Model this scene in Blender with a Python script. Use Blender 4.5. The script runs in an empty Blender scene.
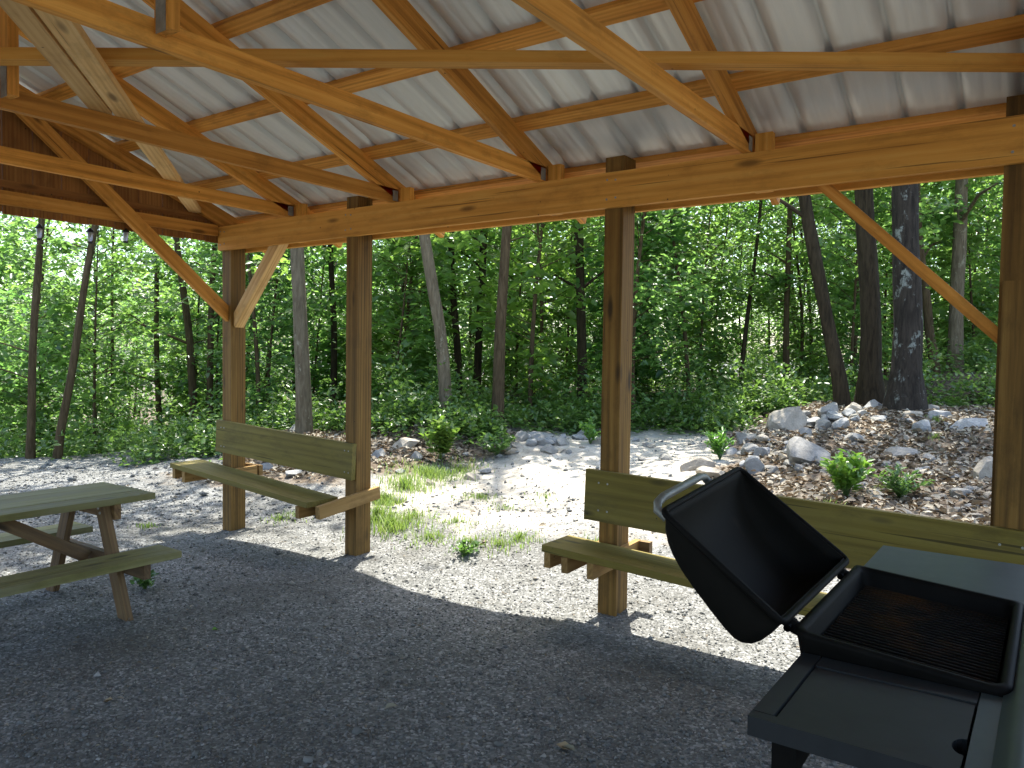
import bpy, bmesh, math, random
import numpy as np
from mathutils import Vector, Matrix, noise

random.seed(11); RNG = np.random.default_rng(11)
S = bpy.context.scene
COL = S.collection
V = Vector

# ------------------------------------------------------------------ camera
FPX = 769.88
CR = V((0.8165, 0.5772, 0.0140)); CF = V((-0.5764, 0.8162, -0.0392))
CU = CR.cross(CF).normalized(); CF = CU.cross(CR).normalized(); CR = CF.cross(CU).normalized()
EYE = V((0, 0, 1.5))
cd = bpy.data.cameras.new('camera'); cam = bpy.data.objects.new('camera', cd); COL.objects.link(cam)
cd.sensor_width = 36; cd.lens = FPX * 36 / 1024; cd.clip_start = 0.05; cd.clip_end = 2000
m = Matrix((CR, CU, -CF)).transposed().to_4x4(); m.translation = EYE
cam.matrix_world = m; S.camera = cam

def ray(px, py): return CF + CR * ((px - 512) / FPX) - CU * ((py - 384) / FPX)
def at(px, py, dep): return EYE + ray(px, py) * dep

# ------------------------------------------------------------------ terrain heights and surface zones
CP = []   # x, y, z, gravel, dirt, litter
def cp(px, py, dep, g=0, d=0, l=0):
    p = at(px, py, dep); CP.append((p.x, p.y, p.z, g, d, l))
for a in [(0,468,9.8),(100,468,9.8),(200,464,9.6)]: cp(*a, g=.85, l=.15)
for a in [(265,470,9.0),(300,436,10),(378,458,8.8),(406,443,9.3),(445,420,10.2),(490,432,9.8)]: cp(*a, l=1)
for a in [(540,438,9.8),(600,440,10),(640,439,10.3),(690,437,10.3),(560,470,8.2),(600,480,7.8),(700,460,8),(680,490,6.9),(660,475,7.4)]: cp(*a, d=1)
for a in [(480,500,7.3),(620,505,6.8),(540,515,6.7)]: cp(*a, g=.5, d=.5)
for a in [(420,500,7.6),(440,480,8.2)]: cp(*a, d=.7, l=.3)
for a in [(750,470,7.6),(789,432,9),(804,458,7.8),(845,410,10),(870,407,10.2),(905,413,9.6),(955,407,11.5),(969,432,8.5),(899,458,7.4),(955,480,6.4),(850,505,5.9),(980,520,5.2),(790,490,6.6),(740,485,7.0)]: cp(*a, l=1)
for x in np.arange(-9, 6.1, 1.5):
    for y in np.arange(-12, 4.9, 1.3):
        if x < -8 and y > 3: continue
        if x > 2 and y > 4: continue
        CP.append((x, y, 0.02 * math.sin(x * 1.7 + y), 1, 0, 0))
for x, y, z, g, d, l in [(2.5,6,.55,0,0,1),(5,9,1,0,0,1),(6,5,.5,0,0,1),(-14,6,-.6,0,0,1),(-16,9,-1.2,0,0,1),(-13,10,-.3,0,0,1),(-20,5,-1.6,0,0,1),(-22,14,-2.2,0,0,1),
                         (-30,10,-3.5,0,0,1),(-14,16,.1,0,0,1),(-9,13,.7,0,0,1),(-5,15,.8,0,0,1),(-1,15,1.3,0,0,1),(4,15,1.6,0,0,1),(-3,22,1.2,0,0,1),(3,25,1.8,0,0,1),(-12,24,0,0,0,1),
                         (-25,25,-3,0,0,1),(-40,30,-5,0,0,1),(-10,40,.5,0,0,1),(10,30,2.5,0,0,1),(20,10,2,0,0,1),(20,-20,0,1,0,0),(-30,-15,-2,0,0,1),(0,-30,0,1,0,0),(12,0,.3,.6,0,.4),(-11,2.5,-.1,.6,0,.4),(-12,0,-.3,.3,0,.7),(-11,-6,-.2,.5,0,.5)]:
    CP.append((x, y, z, g, d, l))
CPA = np.array(CP)
def field(X, Y):
    X = np.asarray(X, float); Y = np.asarray(Y, float)
    sh = X.shape; X = X.ravel(); Y = Y.ravel()
    out = np.zeros((len(X), 4))
    for s in range(0, len(X), 20000):
        d2 = (X[s:s+20000, None] - CPA[None, :, 0])**2 + (Y[s:s+20000, None] - CPA[None, :, 1])**2
        w = 1 / (d2 + 0.12)**1.9
        w /= w.sum(1, keepdims=True)
        out[s:s+20000] = w @ CPA[:, 2:6]
    return out.reshape(sh + (4,))
def hz(x, y): return float(field([x], [y])[0, 0])
def G(px, py, d0=2.5, d1=30):
    D = np.arange(d0, d1, 0.05); r = ray(px, py)
    P = np.array(EYE)[None] + np.array(r)[None] * D[:, None]
    h = field(P[:, 0], P[:, 1])[:, 0]
    k = np.argmax(P[:, 2] < h)
    if not (P[k, 2] < h[k]): k = len(D) - 1
    return V((P[k, 0], P[k, 1], h[k])), float(D[k])
def base_at(px, dep, py=400):
    p = at(px, py, dep); return V((p.x, p.y, hz(p.x, p.y)))

# ------------------------------------------------------------------ material helpers
class NT:
    def __init__(s, name):
        s.m = bpy.data.materials.new(name); s.m.use_nodes = True
        s.t = s.m.node_tree; s.n = s.t.nodes; s.b = s.n['Principled BSDF']; s.out = s.n['Material Output']
    def add(s, typ, **kw):
        n = s.n.new(typ)
        for k, v in kw.items():
            if k in n.inputs: 
                if isinstance(v, bpy.types.NodeSocket): s.t.links.new(v, n.inputs[k])
                else: n.inputs[k].default_value = v
            else: setattr(n, k, v)
        return n
    def link(s, a, b): s.t.links.new(a, b)
    def set(s, k, v):
        if isinstance(v, bpy.types.NodeSocket): s.link(v, s.b.inputs[k])
        else: s.b.inputs[k].default_value = v
    def noise(s, vec, scale, detail=4, rough=.55, dist=0.):
        n = s.add('ShaderNodeTexNoise'); n.inputs['Scale'].default_value = scale; n.inputs['Detail'].default_value = detail
        n.inputs['Roughness'].default_value = rough; n.inputs['Distortion'].default_value = dist
        if vec is not None: s.link(vec, n.inputs['Vector'])
        return n.outputs['Fac']
    def ramp(s, fac, stops):
        n = s.add('ShaderNodeValToRGB'); e = n.color_ramp.elements
        while len(e) < len(stops): e.new(.5)
        for el, (p, c) in zip(e, stops):
            el.position = p; el.color = (*c, 1) if len(c) == 3 else c
        s.link(fac, n.inputs['Fac']); return n.outputs['Color']
    def mix(s, fac, a, b, mode='MIX'):
        n = s.add('ShaderNodeMix', data_type='RGBA', blend_type=mode)
        for k, v in ((0, fac), (6, a), (7, b)):
            if isinstance(v, bpy.types.NodeSocket): s.link(v, n.inputs[k])
            else: n.inputs[k].default_value = v if k == 0 else ((*v, 1) if len(v) == 3 else v)
        return n.outputs[2]
    def math(s, op, a, b=0., c=0.):
        n = s.add('ShaderNodeMath', operation=op)
        for k, v in enumerate((a, b, c)):
            if isinstance(v, bpy.types.NodeSocket): s.link(v, n.inputs[k])
            else: n.inputs[k].default_value = v
        return n.outputs[0]
    def mapping(s, vec, scale=(1,1,1), loc=None):
        n = s.add('ShaderNodeMapping'); n.inputs['Scale'].default_value = scale; s.link(vec, n.inputs['Vector'])
        if loc is not None: s.link(loc, n.inputs['Location'])
        return n.outputs['Vector']
    def bump(s, h, strength=.4, dist=.01):
        n = s.add('ShaderNodeBump'); n.inputs['Strength'].default_value = strength; n.inputs['Distance'].default_value = dist
        s.link(h, n.inputs['Height']); s.link(n.outputs['Normal'], s.b.inputs['Normal'])

def wood(name, dark, mid, light, rough=.7, knots=True, grey=0.):
    """boards are modelled along their own X, so the grain follows local X"""
    n = NT(name)
    tc = n.add('ShaderNodeTexCoord').outputs['Object']; oi = n.add('ShaderNodeObjectInfo').outputs['Random']
    off = n.add('ShaderNodeCombineXYZ'); n.link(n.math('MULTIPLY', oi, 37.), off.inputs[0]); n.link(n.math('MULTIPLY', oi, 11.), off.inputs[1]); n.link(n.math('MULTIPLY', oi, 5.), off.inputs[2])
    v = n.mapping(tc, (1, 1, 1), off.outputs[0])
    g1 = n.noise(n.mapping(v, (1.0, 30, 30)), 1.0, 5, .6, .6)
    g2 = n.noise(n.mapping(v, (5, 150, 150)), 1.0, 3, .6)
    g3 = n.noise(n.mapping(v, (.7, 3, 3)), 1.0, 3, .5)
    wv = n.add('ShaderNodeTexWave', wave_type='RINGS', rings_direction='X'); n.link(n.mapping(v, (.35, 9, 9)), wv.inputs['Vector'])
    wv.inputs['Scale'].default_value = 1.6; wv.inputs['Distortion'].default_value = 5; wv.inputs['Detail'].default_value = 2; wv.inputs['Detail Scale'].default_value = .8
    f = n.math('ADD', n.math('MULTIPLY', g1, .68), n.math('MULTIPLY', wv.outputs['Fac'], .12))
    f = n.math('ADD', f, n.math('MULTIPLY', g2, .2))
    c = n.ramp(f, [(.30, dark), (.5, mid), (.70, light)])
    c = n.mix(n.math('MULTIPLY', n.math('SUBTRACT', g3, .35), .9), c, tuple(x * .55 for x in mid))
    # each board its own tone
    tone = n.ramp(oi, [(0, (.78, .76, .72)), (.5, (1, 1, 1)), (1, (1.12, 1.1, 1.02))])
    c = n.mix(1., c, tone, 'MULTIPLY')
    if knots:
        vo = n.add('ShaderNodeTexVoronoi'); vo.inputs['Scale'].default_value = 1; n.link(n.mapping(v, (1.9, 7, 7)), vo.inputs['Vector'])
        k = n.ramp(vo.outputs['Distance'], [(.0, (1, 1, 1)), (.07, (.9, .9, .9)), (.16, (0, 0, 0))])
        c = n.mix(n.math('MULTIPLY', k, .9), c, tuple(x * .3 for x in dark))
    ck = n.noise(n.mapping(v, (.9, 55, 55)), 1.0, 2, .5)
    c = n.mix(n.ramp(ck, [(.27, (.85,.85,.85)), (.31, (0,0,0))]), c, tuple(x * .35 for x in dark))
    nv = n.add('ShaderNodeTexVoronoi'); nv.inputs['Scale'].default_value = 7.5; n.link(v, nv.inputs['Vector'])
    c = n.mix(n.ramp(nv.outputs['Distance'], [(.028, (.8,.8,.8)), (.045, (0,0,0))]), c, (.02, .013, .007))
    blot = n.noise(n.mapping(v, (2.2, 5, 5)), 1.5, 6, .7)
    c = n.mix(n.ramp(blot, [(.52, (0,0,0)), (.72, (.5,.5,.5))]), c, tuple(x * .5 for x in dark))
    if grey:
        st = n.noise(n.mapping(v, (1.5, 6, 6)), 1.3, 5, .65)
        c = n.mix(n.math('MULTIPLY', n.ramp(st, [(.42, (0, 0, 0)), (.7, (1, 1, 1))]), grey), c, (.2, .19, .15))
    n.set('Base Color', c); n.set('Roughness', rough); n.set('Specular IOR Level', .3)
    n.bump(n.math('ADD', g1, n.math('MULTIPLY', g2, .6)), .25, .004)
    return n.m

M = {}
M['pine'] = wood('roof_pine', (.36, .148, .022), (.67, .30, .052), (.82, .43, .10))
M['brace'] = wood('pale_pine', (.54, .30, .10), (.76, .49, .20), (.84, .60, .30), .7)
M['beamwood'] = wood('beam_pine', (.54, .24, .036), (.78, .375, .066), (.86, .49, .115), .7)
M['post'] = wood('treated_post', (.065, .035, .007), (.165, .089, .018), (.26, .15, .036), .75)
M['gable'] = wood('gable_boards', (.20, .08, .018), (.32, .14, .035), (.42, .21, .06), .75)
M['bench'] = wood('treated_bench', (.10, .078, .012), (.155, .122, .020), (.20, .165, .034), .7, True, .08)
M['arm'] = wood('treated_arm', (.17, .09, .024), (.28, .165, .05), (.36, .23, .085), .75)
M['table'] = wood('weathered_table', (.13, .12, .036), (.20, .19, .066), (.27, .255, .105), .75, True, .35)
M['tleg'] = wood('table_leg', (.09, .05, .022), (.16, .095, .04), (.22, .145, .065), .75, True, .15)

def m_roof():
    n = NT('roof_metal'); tc = n.add('ShaderNodeTexCoord').outputs['Object']
    a = n.noise(n.mapping(tc, (9, .5, .5)), 2, 5, .65); b = n.noise(tc, 1.3, 3)
    c = n.ramp(a, [(.3, (.66, .70, .68)), (.65, (.75, .785, .755))])
    c = n.mix(n.math('MULTIPLY', n.ramp(b, [(.55, (0,0,0)), (.8, (1,1,1))]), .2), c, (.62, .62, .56))
    n.set('Base Color', c); n.set('Roughness', .38); n.set('Metallic', .15); n.set('Specular IOR Level', .6); return n.m
M['roof'] = m_roof()

def m_ground():
    n = NT('gravel_and_soil'); tc = n.add('ShaderNodeTexCoord').outputs['Object']
    at_ = n.add('ShaderNodeAttribute', attribute_name='zone'); sep = n.add('ShaderNodeSeparateColor'); n.link(at_.outputs['Color'], sep.inputs[0])
    vo = n.add('ShaderNodeTexVoronoi'); vo.inputs['Scale'].default_value = 85; n.link(tc, vo.inputs['Vector'])
    vo2 = n.add('ShaderNodeTexVoronoi'); vo2.inputs['Scale'].default_value = 38; n.link(tc, vo2.inputs['Vector'])
    sc = n.add('ShaderNodeSeparateColor'); n.link(vo.outputs['Color'], sc.inputs[0])
    grav = n.ramp(sc.outputs[0], [(0, (.08, .081, .074)), (.45, (.136, .137, .127)), (.8, (.19, .19, .178)), (1, (.33, .33, .31))])
    big = n.noise(tc, 1.1, 5, .6)
    grav = n.mix(n.math('MULTIPLY', n.ramp(big, [(.46, (0,0,0)), (.66, (1,1,1))]), .55), grav, (.075, .070, .055))
    pat = n.noise(tc, 5.5, 5, .7)
    grav = n.mix(n.ramp(pat, [(.52, (0,0,0)), (.7, (.6,.6,.6))]), grav, (.06, .058, .048))
    fine = n.noise(tc, 60, 4, .7); mid = n.noise(tc, 7, 5, .65)
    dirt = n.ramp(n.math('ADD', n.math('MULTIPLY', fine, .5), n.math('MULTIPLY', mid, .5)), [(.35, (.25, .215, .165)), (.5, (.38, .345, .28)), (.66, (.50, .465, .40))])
    sc2 = n.add('ShaderNodeSeparateColor'); n.link(vo2.outputs['Color'], sc2.inputs[0])
    lit = n.ramp(sc2.outputs[1], [(0, (.05, .037, .024)), (.5, (.115, .088, .06)), (1, (.21, .17, .125))])
    lit = n.mix(n.math('MULTIPLY', mid, .6), lit, (.07, .05, .03))
    wob = n.math('MULTIPLY', n.math('SUBTRACT', n.noise(tc, 2.6, 5, .7), .5), 1.1)
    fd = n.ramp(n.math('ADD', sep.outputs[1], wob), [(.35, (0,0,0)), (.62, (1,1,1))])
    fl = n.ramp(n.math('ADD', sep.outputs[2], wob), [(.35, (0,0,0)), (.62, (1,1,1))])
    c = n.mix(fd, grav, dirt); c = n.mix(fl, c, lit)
    n.set('Base Color', c); n.set('Roughness', .9); n.set('Specular IOR Level', .2)
    hgt = n.math('ADD', n.math('MULTIPLY', n.math('SUBTRACT', 1., vo.outputs['Distance']), .6), n.math('MULTIPLY', sc.outputs[1], .6))
    hgt = n.math('ADD', hgt, fine)
    n.bump(hgt, .5, .007); return n.m
M['ground'] = m_ground()

def m_simple(name, c0, c1, scale=6, rough=.6, metal=0, bump=.2, bd=.004, detail=5, spec=.4, c2=None, t2=(.6, .75)):
    n = NT(name); tc = n.add('ShaderNodeTexCoord').outputs['Object']; oi = n.add('ShaderNodeObjectInfo').outputs['Random']
    off = n.add('ShaderNodeCombineXYZ'); n.link(n.math('MULTIPLY', oi, 50.), off.inputs[0])
    v = n.mapping(tc, (1,1,1), off.outputs[0])
    f = n.noise(v, scale, detail, .65)
    c = n.ramp(f, [(.3, c0), (.7, c1)])
    if c2:
        c = n.mix(n.ramp(n.noise(v, scale * .45, 4, .7), [(t2[0], (0,0,0)), (t2[1], (1,1,1))]), c, c2)
    n.set('Base Color', c); n.set('Roughness', rough); n.set('Metallic', metal); n.set('Specular IOR Level', spec)
    if bump: n.bump(n.noise(v, scale * 3, 6, .7), bump, bd)
    return n.m, n
def m_rock(name, c0, c1, c2):
    n = NT(name); tc = n.add('ShaderNodeTexCoord').outputs['Object']; oi = n.add('ShaderNodeObjectInfo').outputs['Random']
    off = n.add('ShaderNodeCombineXYZ'); n.link(n.math('MULTIPLY', oi, 50.), off.inputs[0])
    v = n.mapping(tc, (1,1,1), off.outputs[0])
    a = n.noise(v, 7, 8, .7); b = n.noise(v, 45, 4, .7); l = n.noise(v, 3, 6, .75)
    c = n.ramp(a, [(.3, c0), (.68, c1)]); c = n.mix(n.math('MULTIPLY', n.math('SUBTRACT', b, .3), .9), c, tuple(x * .5 for x in c0))
    c = n.mix(n.ramp(l, [(.56, (0,0,0)), (.66, (.8,.8,.8))]), c, c2)
    n.set('Base Color', c); n.set('Roughness', .9); n.set('Specular IOR Level', .2)
    n.bump(n.math('ADD', a, n.math('MULTIPLY', b, .4)), .6, .02); return n.m
M['rock_grey'] = m_rock('grey_stone', (.17, .162, .142), (.32, .306, .272), (.22, .22, .17))
M['rock_blue'] = m_rock('blue_grey_stone', (.19, .19, .178), (.35, .345, .325), (.25, .25, .215))
M['rock_tan'] = m_rock('tan_stone', (.26, .225, .17), (.43, .385, .31), (.24, .235, .19))
M['black'] = m_simple('black_cast_metal', (.004, .004, .0035), (.008, .0075, .0065), 9, .6, .0, .25, .0015, spec=.05, c2=(.014, .011, .008), t2=(.68, .8))[0]
M['lidin'] = m_simple('sooty_lid', (.004, .0038, .003), (.008, .0075, .0055), 5, .7, 0, .2, .001, spec=.08, c2=(.028, .023, .016), t2=(.60, .78))[0]
M['grate'] = m_simple('rusty_grate', (.006, .005, .004), (.014, .010, .007), 4, .65, 0, .2, .001, spec=.12, c2=(.05, .022, .006), t2=(.54, .68))[0]
M['teal'] = m_simple('teal_grey_shelf', (.036, .050, .050), (.05, .066, .066), 14, .45, 0, .12, .0008, spec=.25, c2=(.065, .075, .07), t2=(.6, .8))[0]
M['shelf'] = m_simple('dusty_dark_shelf', (.013, .015, .016), (.020, .023, .024), 10, .5, 0, .15, .0008, spec=.2, c2=(.04, .036, .026), t2=(.62, .85))[0]
M['steel'] = m_simple('worn_steel_tube', (.13, .135, .12), (.24, .245, .22), 20, .5, .6, .1, .0005)[0]
M['plate'] = m_simple('galvanised_plate', (.22, .23, .21), (.34, .35, .32), 30, .5, .4, .3, .001)[0]
M['lantern'] = m_simple('lantern_metal', (.02, .02, .022), (.04, .04, .045), 8, .5, .3)[0]
def m_glass():
    n = NT('lantern_glass'); n.set('Base Color', (.42, .40, .44, 1)); n.set('Roughness', .25); n.set('Transmission Weight', .5); return n.m
M['glass'] = m_glass()

def m_bark(name, d, l, lichen=None, lo=.58):
    n = NT(name); tc = n.add('ShaderNodeTexCoord').outputs['Object']; oi = n.add('ShaderNodeObjectInfo').outputs['Random']
    off = n.add('ShaderNodeCombineXYZ'); n.link(n.math('MULTIPLY', oi, 30.), off.inputs[2])
    v = n.mapping(tc, (1,1,1), off.outputs[0])
    a = n.noise(n.mapping(v, (26, 26, 4)), 1, 6, .65, .5); b = n.noise(n.mapping(v, (5, 5, 1.6)), 1, 4, .6)
    c = n.ramp(a, [(.32, d), (.66, l)]); c = n.mix(n.math('MULTIPLY', b, .5), c, tuple(x * .6 for x in d))
    if lichen:
        c = n.mix(n.ramp(n.noise(n.mapping(v, (6, 6, 4)), 1, 7, .75), [(lo, (0,0,0)), (lo + .06, (1,1,1))]), c, lichen)
    n.set('Base Color', c); n.set('Roughness', .95); n.set('Specular IOR Level', .15)
    n.bump(a, .9, .03); return n.m
M['bark_dark'] = m_bark('dark_bark', (.019, .014, .0075), (.066, .050, .028))
M['bark_brown'] = m_bark('brown_bark', (.048, .033, .016), (.135, .096, .052))
M['bark_grey'] = m_bark('grey_bark', (.09, .07, .042), (.22, .18, .115), (.24, .22, .15))
M['bark_lichen'] = m_bark('lichen_bark', (.016, .013, .010), (.058, .048, .036), (.19, .205, .175), .575)

def m_leaf(name, cols, trans, tw=.45, rough=.34):
    n = NT(name)
    ge = n.add('ShaderNodeNewGeometry').outputs['Random Per Island']; oi = n.add('ShaderNodeObjectInfo').outputs['Random']
    k = len(cols)
    c = n.ramp(ge, [(i / (k - 1), cc) for i, cc in enumerate(cols)])
    tone = n.ramp(oi, [(0, (.72, .86, .8)), (.5, (1, 1, 1)), (1, (1.2, 1.1, .8))])
    c = n.mix(1., c, tone, 'MULTIPLY')
    t = n.mix(1., n.mix(ge, tuple(x * .8 for x in trans), tuple(x * 1.15 for x in trans)), tone, 'MULTIPLY')
    n.set('Base Color', c); n.set('Roughness', rough); n.set('Specular IOR Level', .6)
    tr = n.add('ShaderNodeBsdfTranslucent'); n.link(t, tr.inputs['Color'])
    mx = n.add('ShaderNodeMixShader'); mx.inputs[0].default_value = tw
    n.link(n.b.outputs[0], mx.inputs[1]); n.link(tr.outputs[0], mx.inputs[2]); n.link(mx.outputs[0], n.out.inputs['Surface'])
    return n.m
M['leaf'] = m_leaf('forest_leaf', [(.042, .095, .028), (.06, .13, .034), (.09, .17, .045), (.062, .135, .044), (.135, .215, .065)], (.25, .44, .095), .55)
M['leaf_hi'] = m_leaf('canopy_leaf', [(.03, .09, .02), (.05, .13, .022), (.07, .16, .03)], (.12, .32, .03), .5)
M['leaf_low'] = m_leaf('undergrowth_leaf', [(.045, .10, .025), (.07, .14, .035), (.10, .18, .05), (.15, .22, .06)], (.18, .33, .06), .4)
M['leaf_bright'] = m_leaf('weed_leaf', [(.08, .19, .03), (.12, .25, .04), (.17, .30, .05)], (.20, .38, .05), .4)
M['grass'] = m_leaf('grass_blade', [(.08, .17, .03), (.13, .22, .045), (.18, .25, .06), (.27, .28, .11)], (.26, .40, .07), .35, .6)
M['litter'] = m_leaf('dry_leaf', [(.09, .066, .042), (.18, .14, .094), (.25, .21, .15), (.34, .30, .23), (.14, .10, .06)], (.2, .12, .06), .12, .75)
def m_stones():
    n = NT('gravel_stone'); ge = n.add('ShaderNodeNewGeometry').outputs['Random Per Island']
    c = n.ramp(ge, [(0, (.085, .086, .08)), (.5, (.13, .131, .122)), (.85, (.195, .198, .186)), (.95, (.20, .175, .13)), (1, (.33, .33, .31))])
    n.set('Base Color', c); n.set('Roughness', .8); n.set('Specular IOR Level', .3); return n.m
M['stones'] = m_stones()

# ------------------------------------------------------------------ object helpers
def link(name, me, mat, parent=None, smooth=False):
    o = bpy.data.objects.new(name, me); COL.objects.link(o)
    if mat is not None: me.materials.append(mat)
    if smooth: me.polygons.foreach_set('use_smooth', [True] * len(me.polygons))
    if parent is not None: o.parent = parent
    return o
def tag(o, label, cat, group=None, kind=None):
    o['label'] = label; o['category'] = cat
    if group: o['group'] = group
    if kind: o['kind'] = kind
    return o
def empty(name, loc, label, cat, group=None, rz=0):
    o = bpy.data.objects.new(name, None); COL.objects.link(o); o.location = loc; o.rotation_euler = (0, 0, rz); o.empty_display_size = .2
    return tag(o, label, cat, group)
def bm_obj(name, bm, mat, parent=None, smooth=False):
    me = bpy.data.meshes.new(name); bmesh.ops.recalc_face_normals(bm, faces=bm.faces[:]); bm.to_mesh(me); bm.free()
    return link(name, me, mat, parent, smooth)
def np_mesh(name, verts, faces, mat, parent=None, smooth=False):
    """faces: list of (k,n) index arrays, one per polygon size"""
    me = bpy.data.meshes.new(name); me.vertices.add(len(verts)); me.vertices.foreach_set('co', np.asarray(verts, np.float32).ravel())
    nl = sum(f.size for f in faces); npoly = sum(len(f) for f in faces)
    me.loops.add(nl); me.polygons.add(npoly)
    me.loops.foreach_set('vertex_index', np.concatenate([f.ravel() for f in faces]).astype(np.int32))
    st = []; tot = []; c = 0
    for f in faces:
        st.append(c + np.arange(len(f)) * f.shape[1]); tot.append(np.full(len(f), f.shape[1])); c += f.size
    me.polygons.foreach_set('loop_start', np.concatenate(st).astype(np.int32))
    me.update(calc_edges=True); me.validate()
    return link(name, me, mat, parent, smooth)

def bar_bm(L, w, h, bev=.003, warp=0):
    """board along local X from 0..L, width w on Y, height h on Z (centred)"""
    bm = bmesh.new(); seg = max(1, int(L / .35)) if warp else 1
    rows = []
    for i in range(seg + 1):
        x = L * i / seg; dz = warp * math.sin(math.pi * i / seg); 
        rows.append([bm.verts.new((x, y * w / 2, z * h / 2 + dz)) for y, z in ((-1,-1),(1,-1),(1,1),(-1,1))])
    for a, b in zip(rows, rows[1:]):
        for k in range(4): bm.faces.new((a[k], a[(k+1)%4], b[(k+1)%4], b[k]))
    bm.faces.new(rows[0][::-1]); bm.faces.new(rows[-1])
    if bev:
        ed = [e for e in bm.edges if len(e.link_faces) == 2 and e.calc_face_angle(0) > .6]
        bmesh.ops.bevel(bm, geom=ed, offset=bev, segments=1, affect='EDGES')
    return bm
def board(name, A, B, w, h, mat, parent, up=(0,0,1), bev=.003, warp=0):
    """board whose centre line runs A->B; h is measured along 'up', w sideways"""
    A = V(A); B = V(B); d = B - A; L = d.length; x = d.normalized()
    z = V(up); z = (z - x * z.dot(x)).normalized(); y = z.cross(x)
    o = bm_obj(name, bar_bm(L, w, h, bev, warp), M[mat], parent)
    R = Matrix((x, y, z)).transposed().to_4x4(); R.translation = A
    if parent is not None: o.matrix_local = Matrix.Translation(-parent.location) @ R if parent.rotation_euler.z == 0 else R
    else: o.matrix_world = R
    return o
def box(name, x0, x1, y0, y1, z0, z1, mat, parent, axis='x', bev=.003):
    """axis-aligned board with its grain along axis"""
    c = V(((x0+x1)/2, (y0+y1)/2, (z0+z1)/2))
    if axis == 'x': return board(name, (x0, c.y, c.z), (x1, c.y, c.z), y1-y0, z1-z0, mat, parent, bev=bev)
    if axis == 'y': return board(name, (c.x, y0, c.z), (c.x, y1, c.z), x1-x0, z1-z0, mat, parent, bev=bev)
    return board(name, (c.x, c.y, z0), (c.x, c.y, z1), y1-y0, x1-x0, mat, parent, up=(1,0,0), bev=bev)
def tube_np(pts, rads, n=8, jit=0., seed=0):
    pts = [V(p) for p in pts]; vs = []; fs = []
    ref = V((1, .13, .07))
    for i, p in enumerate(pts):
        t = (pts[min(i+1, len(pts)-1)] - pts[max(i-1, 0)]).normalized()
        u = (ref - t * ref.dot(t)).normalized(); w = t.cross(u)
        for k in range(n):
            a = 2 * math.pi * k / n
            r = rads[i]
            if jit: r *= 1 + jit * noise.noise(V((math.cos(a) * 1.4, math.sin(a) * 1.4, p.z * 1.1 + seed * 7.3)))
            vs.append(p + (u * math.cos(a) + w * math.sin(a)) * r)
    for i in range(len(pts) - 1):
        for k in range(n):
            fs.append((i*n+k, i*n+(k+1)%n, (i+1)*n+(k+1)%n, (i+1)*n+k))
    return np.array([tuple(v) for v in vs]), np.array(fs)
class Acc:
    def __init__(s): s.v = []; s.q = []; s.t = []; s.n = 0
    def add(s, v, q=None, t=None):
        if q is not None and len(q): s.q.append(np.asarray(q) + s.n)
        if t is not None and len(t): s.t.append(np.asarray(t) + s.n)
        s.v.append(v); s.n += len(v)
    def tube(s, pts, rads, n=6, jit=0., seed=0):
        v, f = tube_np(pts, rads, n, jit, seed); s.add(v, f)
    def build(s, name, mat, parent=None, smooth=False):
        fs = []
        if s.q: fs.append(np.concatenate(s.q))
        if s.t: fs.append(np.concatenate(s.t))
        return np_mesh(name, np.concatenate(s.v), fs, mat, parent, smooth)

def leaves(P, size, tilt=.55, droop=.15, wid=.55, rng=RNG, dirs=None, curl=.18):
    """ovate folded leaves (two quads) at P; returns verts, quads"""
    n = len(P); P = np.asarray(P, float)
    sz = size if np.ndim(size) else np.full(n, size)
    az = rng.uniform(0, 2*np.pi, n)
    d = np.stack([np.cos(az), np.sin(az), rng.normal(-droop, .3, n)], 1)
    if dirs is not None: d = d * .7 + dirs
    d /= np.linalg.norm(d, axis=1, keepdims=True)
    up = np.stack([rng.normal(0, tilt, n), rng.normal(0, tilt, n), np.ones(n)], 1)
    s_ = np.cross(d, up); s_ /= np.linalg.norm(s_, axis=1, keepdims=True) + 1e-9
    nn = np.cross(s_, d)
    sz = sz[:, None]; w = sz * wid * .5
    b = P; t = P + d * sz - nn * sz * curl * .6
    f1 = .32; f2 = .68
    l1 = P + d*sz*f1 + s_*w + nn*sz*curl*.5; r1 = P + d*sz*f1 - s_*w + nn*sz*curl*.5
    l2 = P + d*sz*f2 + s_*w*.8 + nn*sz*curl*.25; r2 = P + d*sz*f2 - s_*w*.8 + nn*sz*curl*.25
    vs = np.stack([b, l1, l2, t, r2, r1], 1).reshape(-1, 3)
    i = np.arange(n)[:, None] * 6
    q = np.concatenate([i + np.array([[0, 3, 2, 1]]), i + np.array([[0, 5, 4, 3]])])
    return vs, q

# ------------------------------------------------------------------ ground sheet
def axis(a, b, fa, fb, step, grow=1.22):
    xs = list(np.arange(fa, fb, step)); s = step; x = xs[-1]
    while x < b: s *= grow; x += s; xs.append(x)
    s = step; x = xs[0]
    while x > a: s *= grow; x -= s; xs.insert(0, x)
    return np.array(xs)
gx = axis(-600, 600, -13, 5, .085); gy = axis(-600, 600, -2.5, 13, .085)
GX, GY = np.meshgrid(gx, gy)
FD = field(GX, GY)
Z = FD[..., 0].copy()
nz = np.array([[noise.noise(V((x*.8, y*.8, 0)))*.5 + noise.noise(V((x*2.6, y*2.6, 3)))*.25 + noise.noise(V((x*7, y*7, 5)))*.12 if abs(x) < 40 and abs(y) < 40 else 0 for x in gx] for y in gy])
Z += nz * (.028 + .10 * FD[..., 3] + .05 * FD[..., 2])
nx_, ny_ = len(gx), len(gy)
ii = np.arange(nx_ * ny_).reshape(ny_, nx_)
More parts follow.
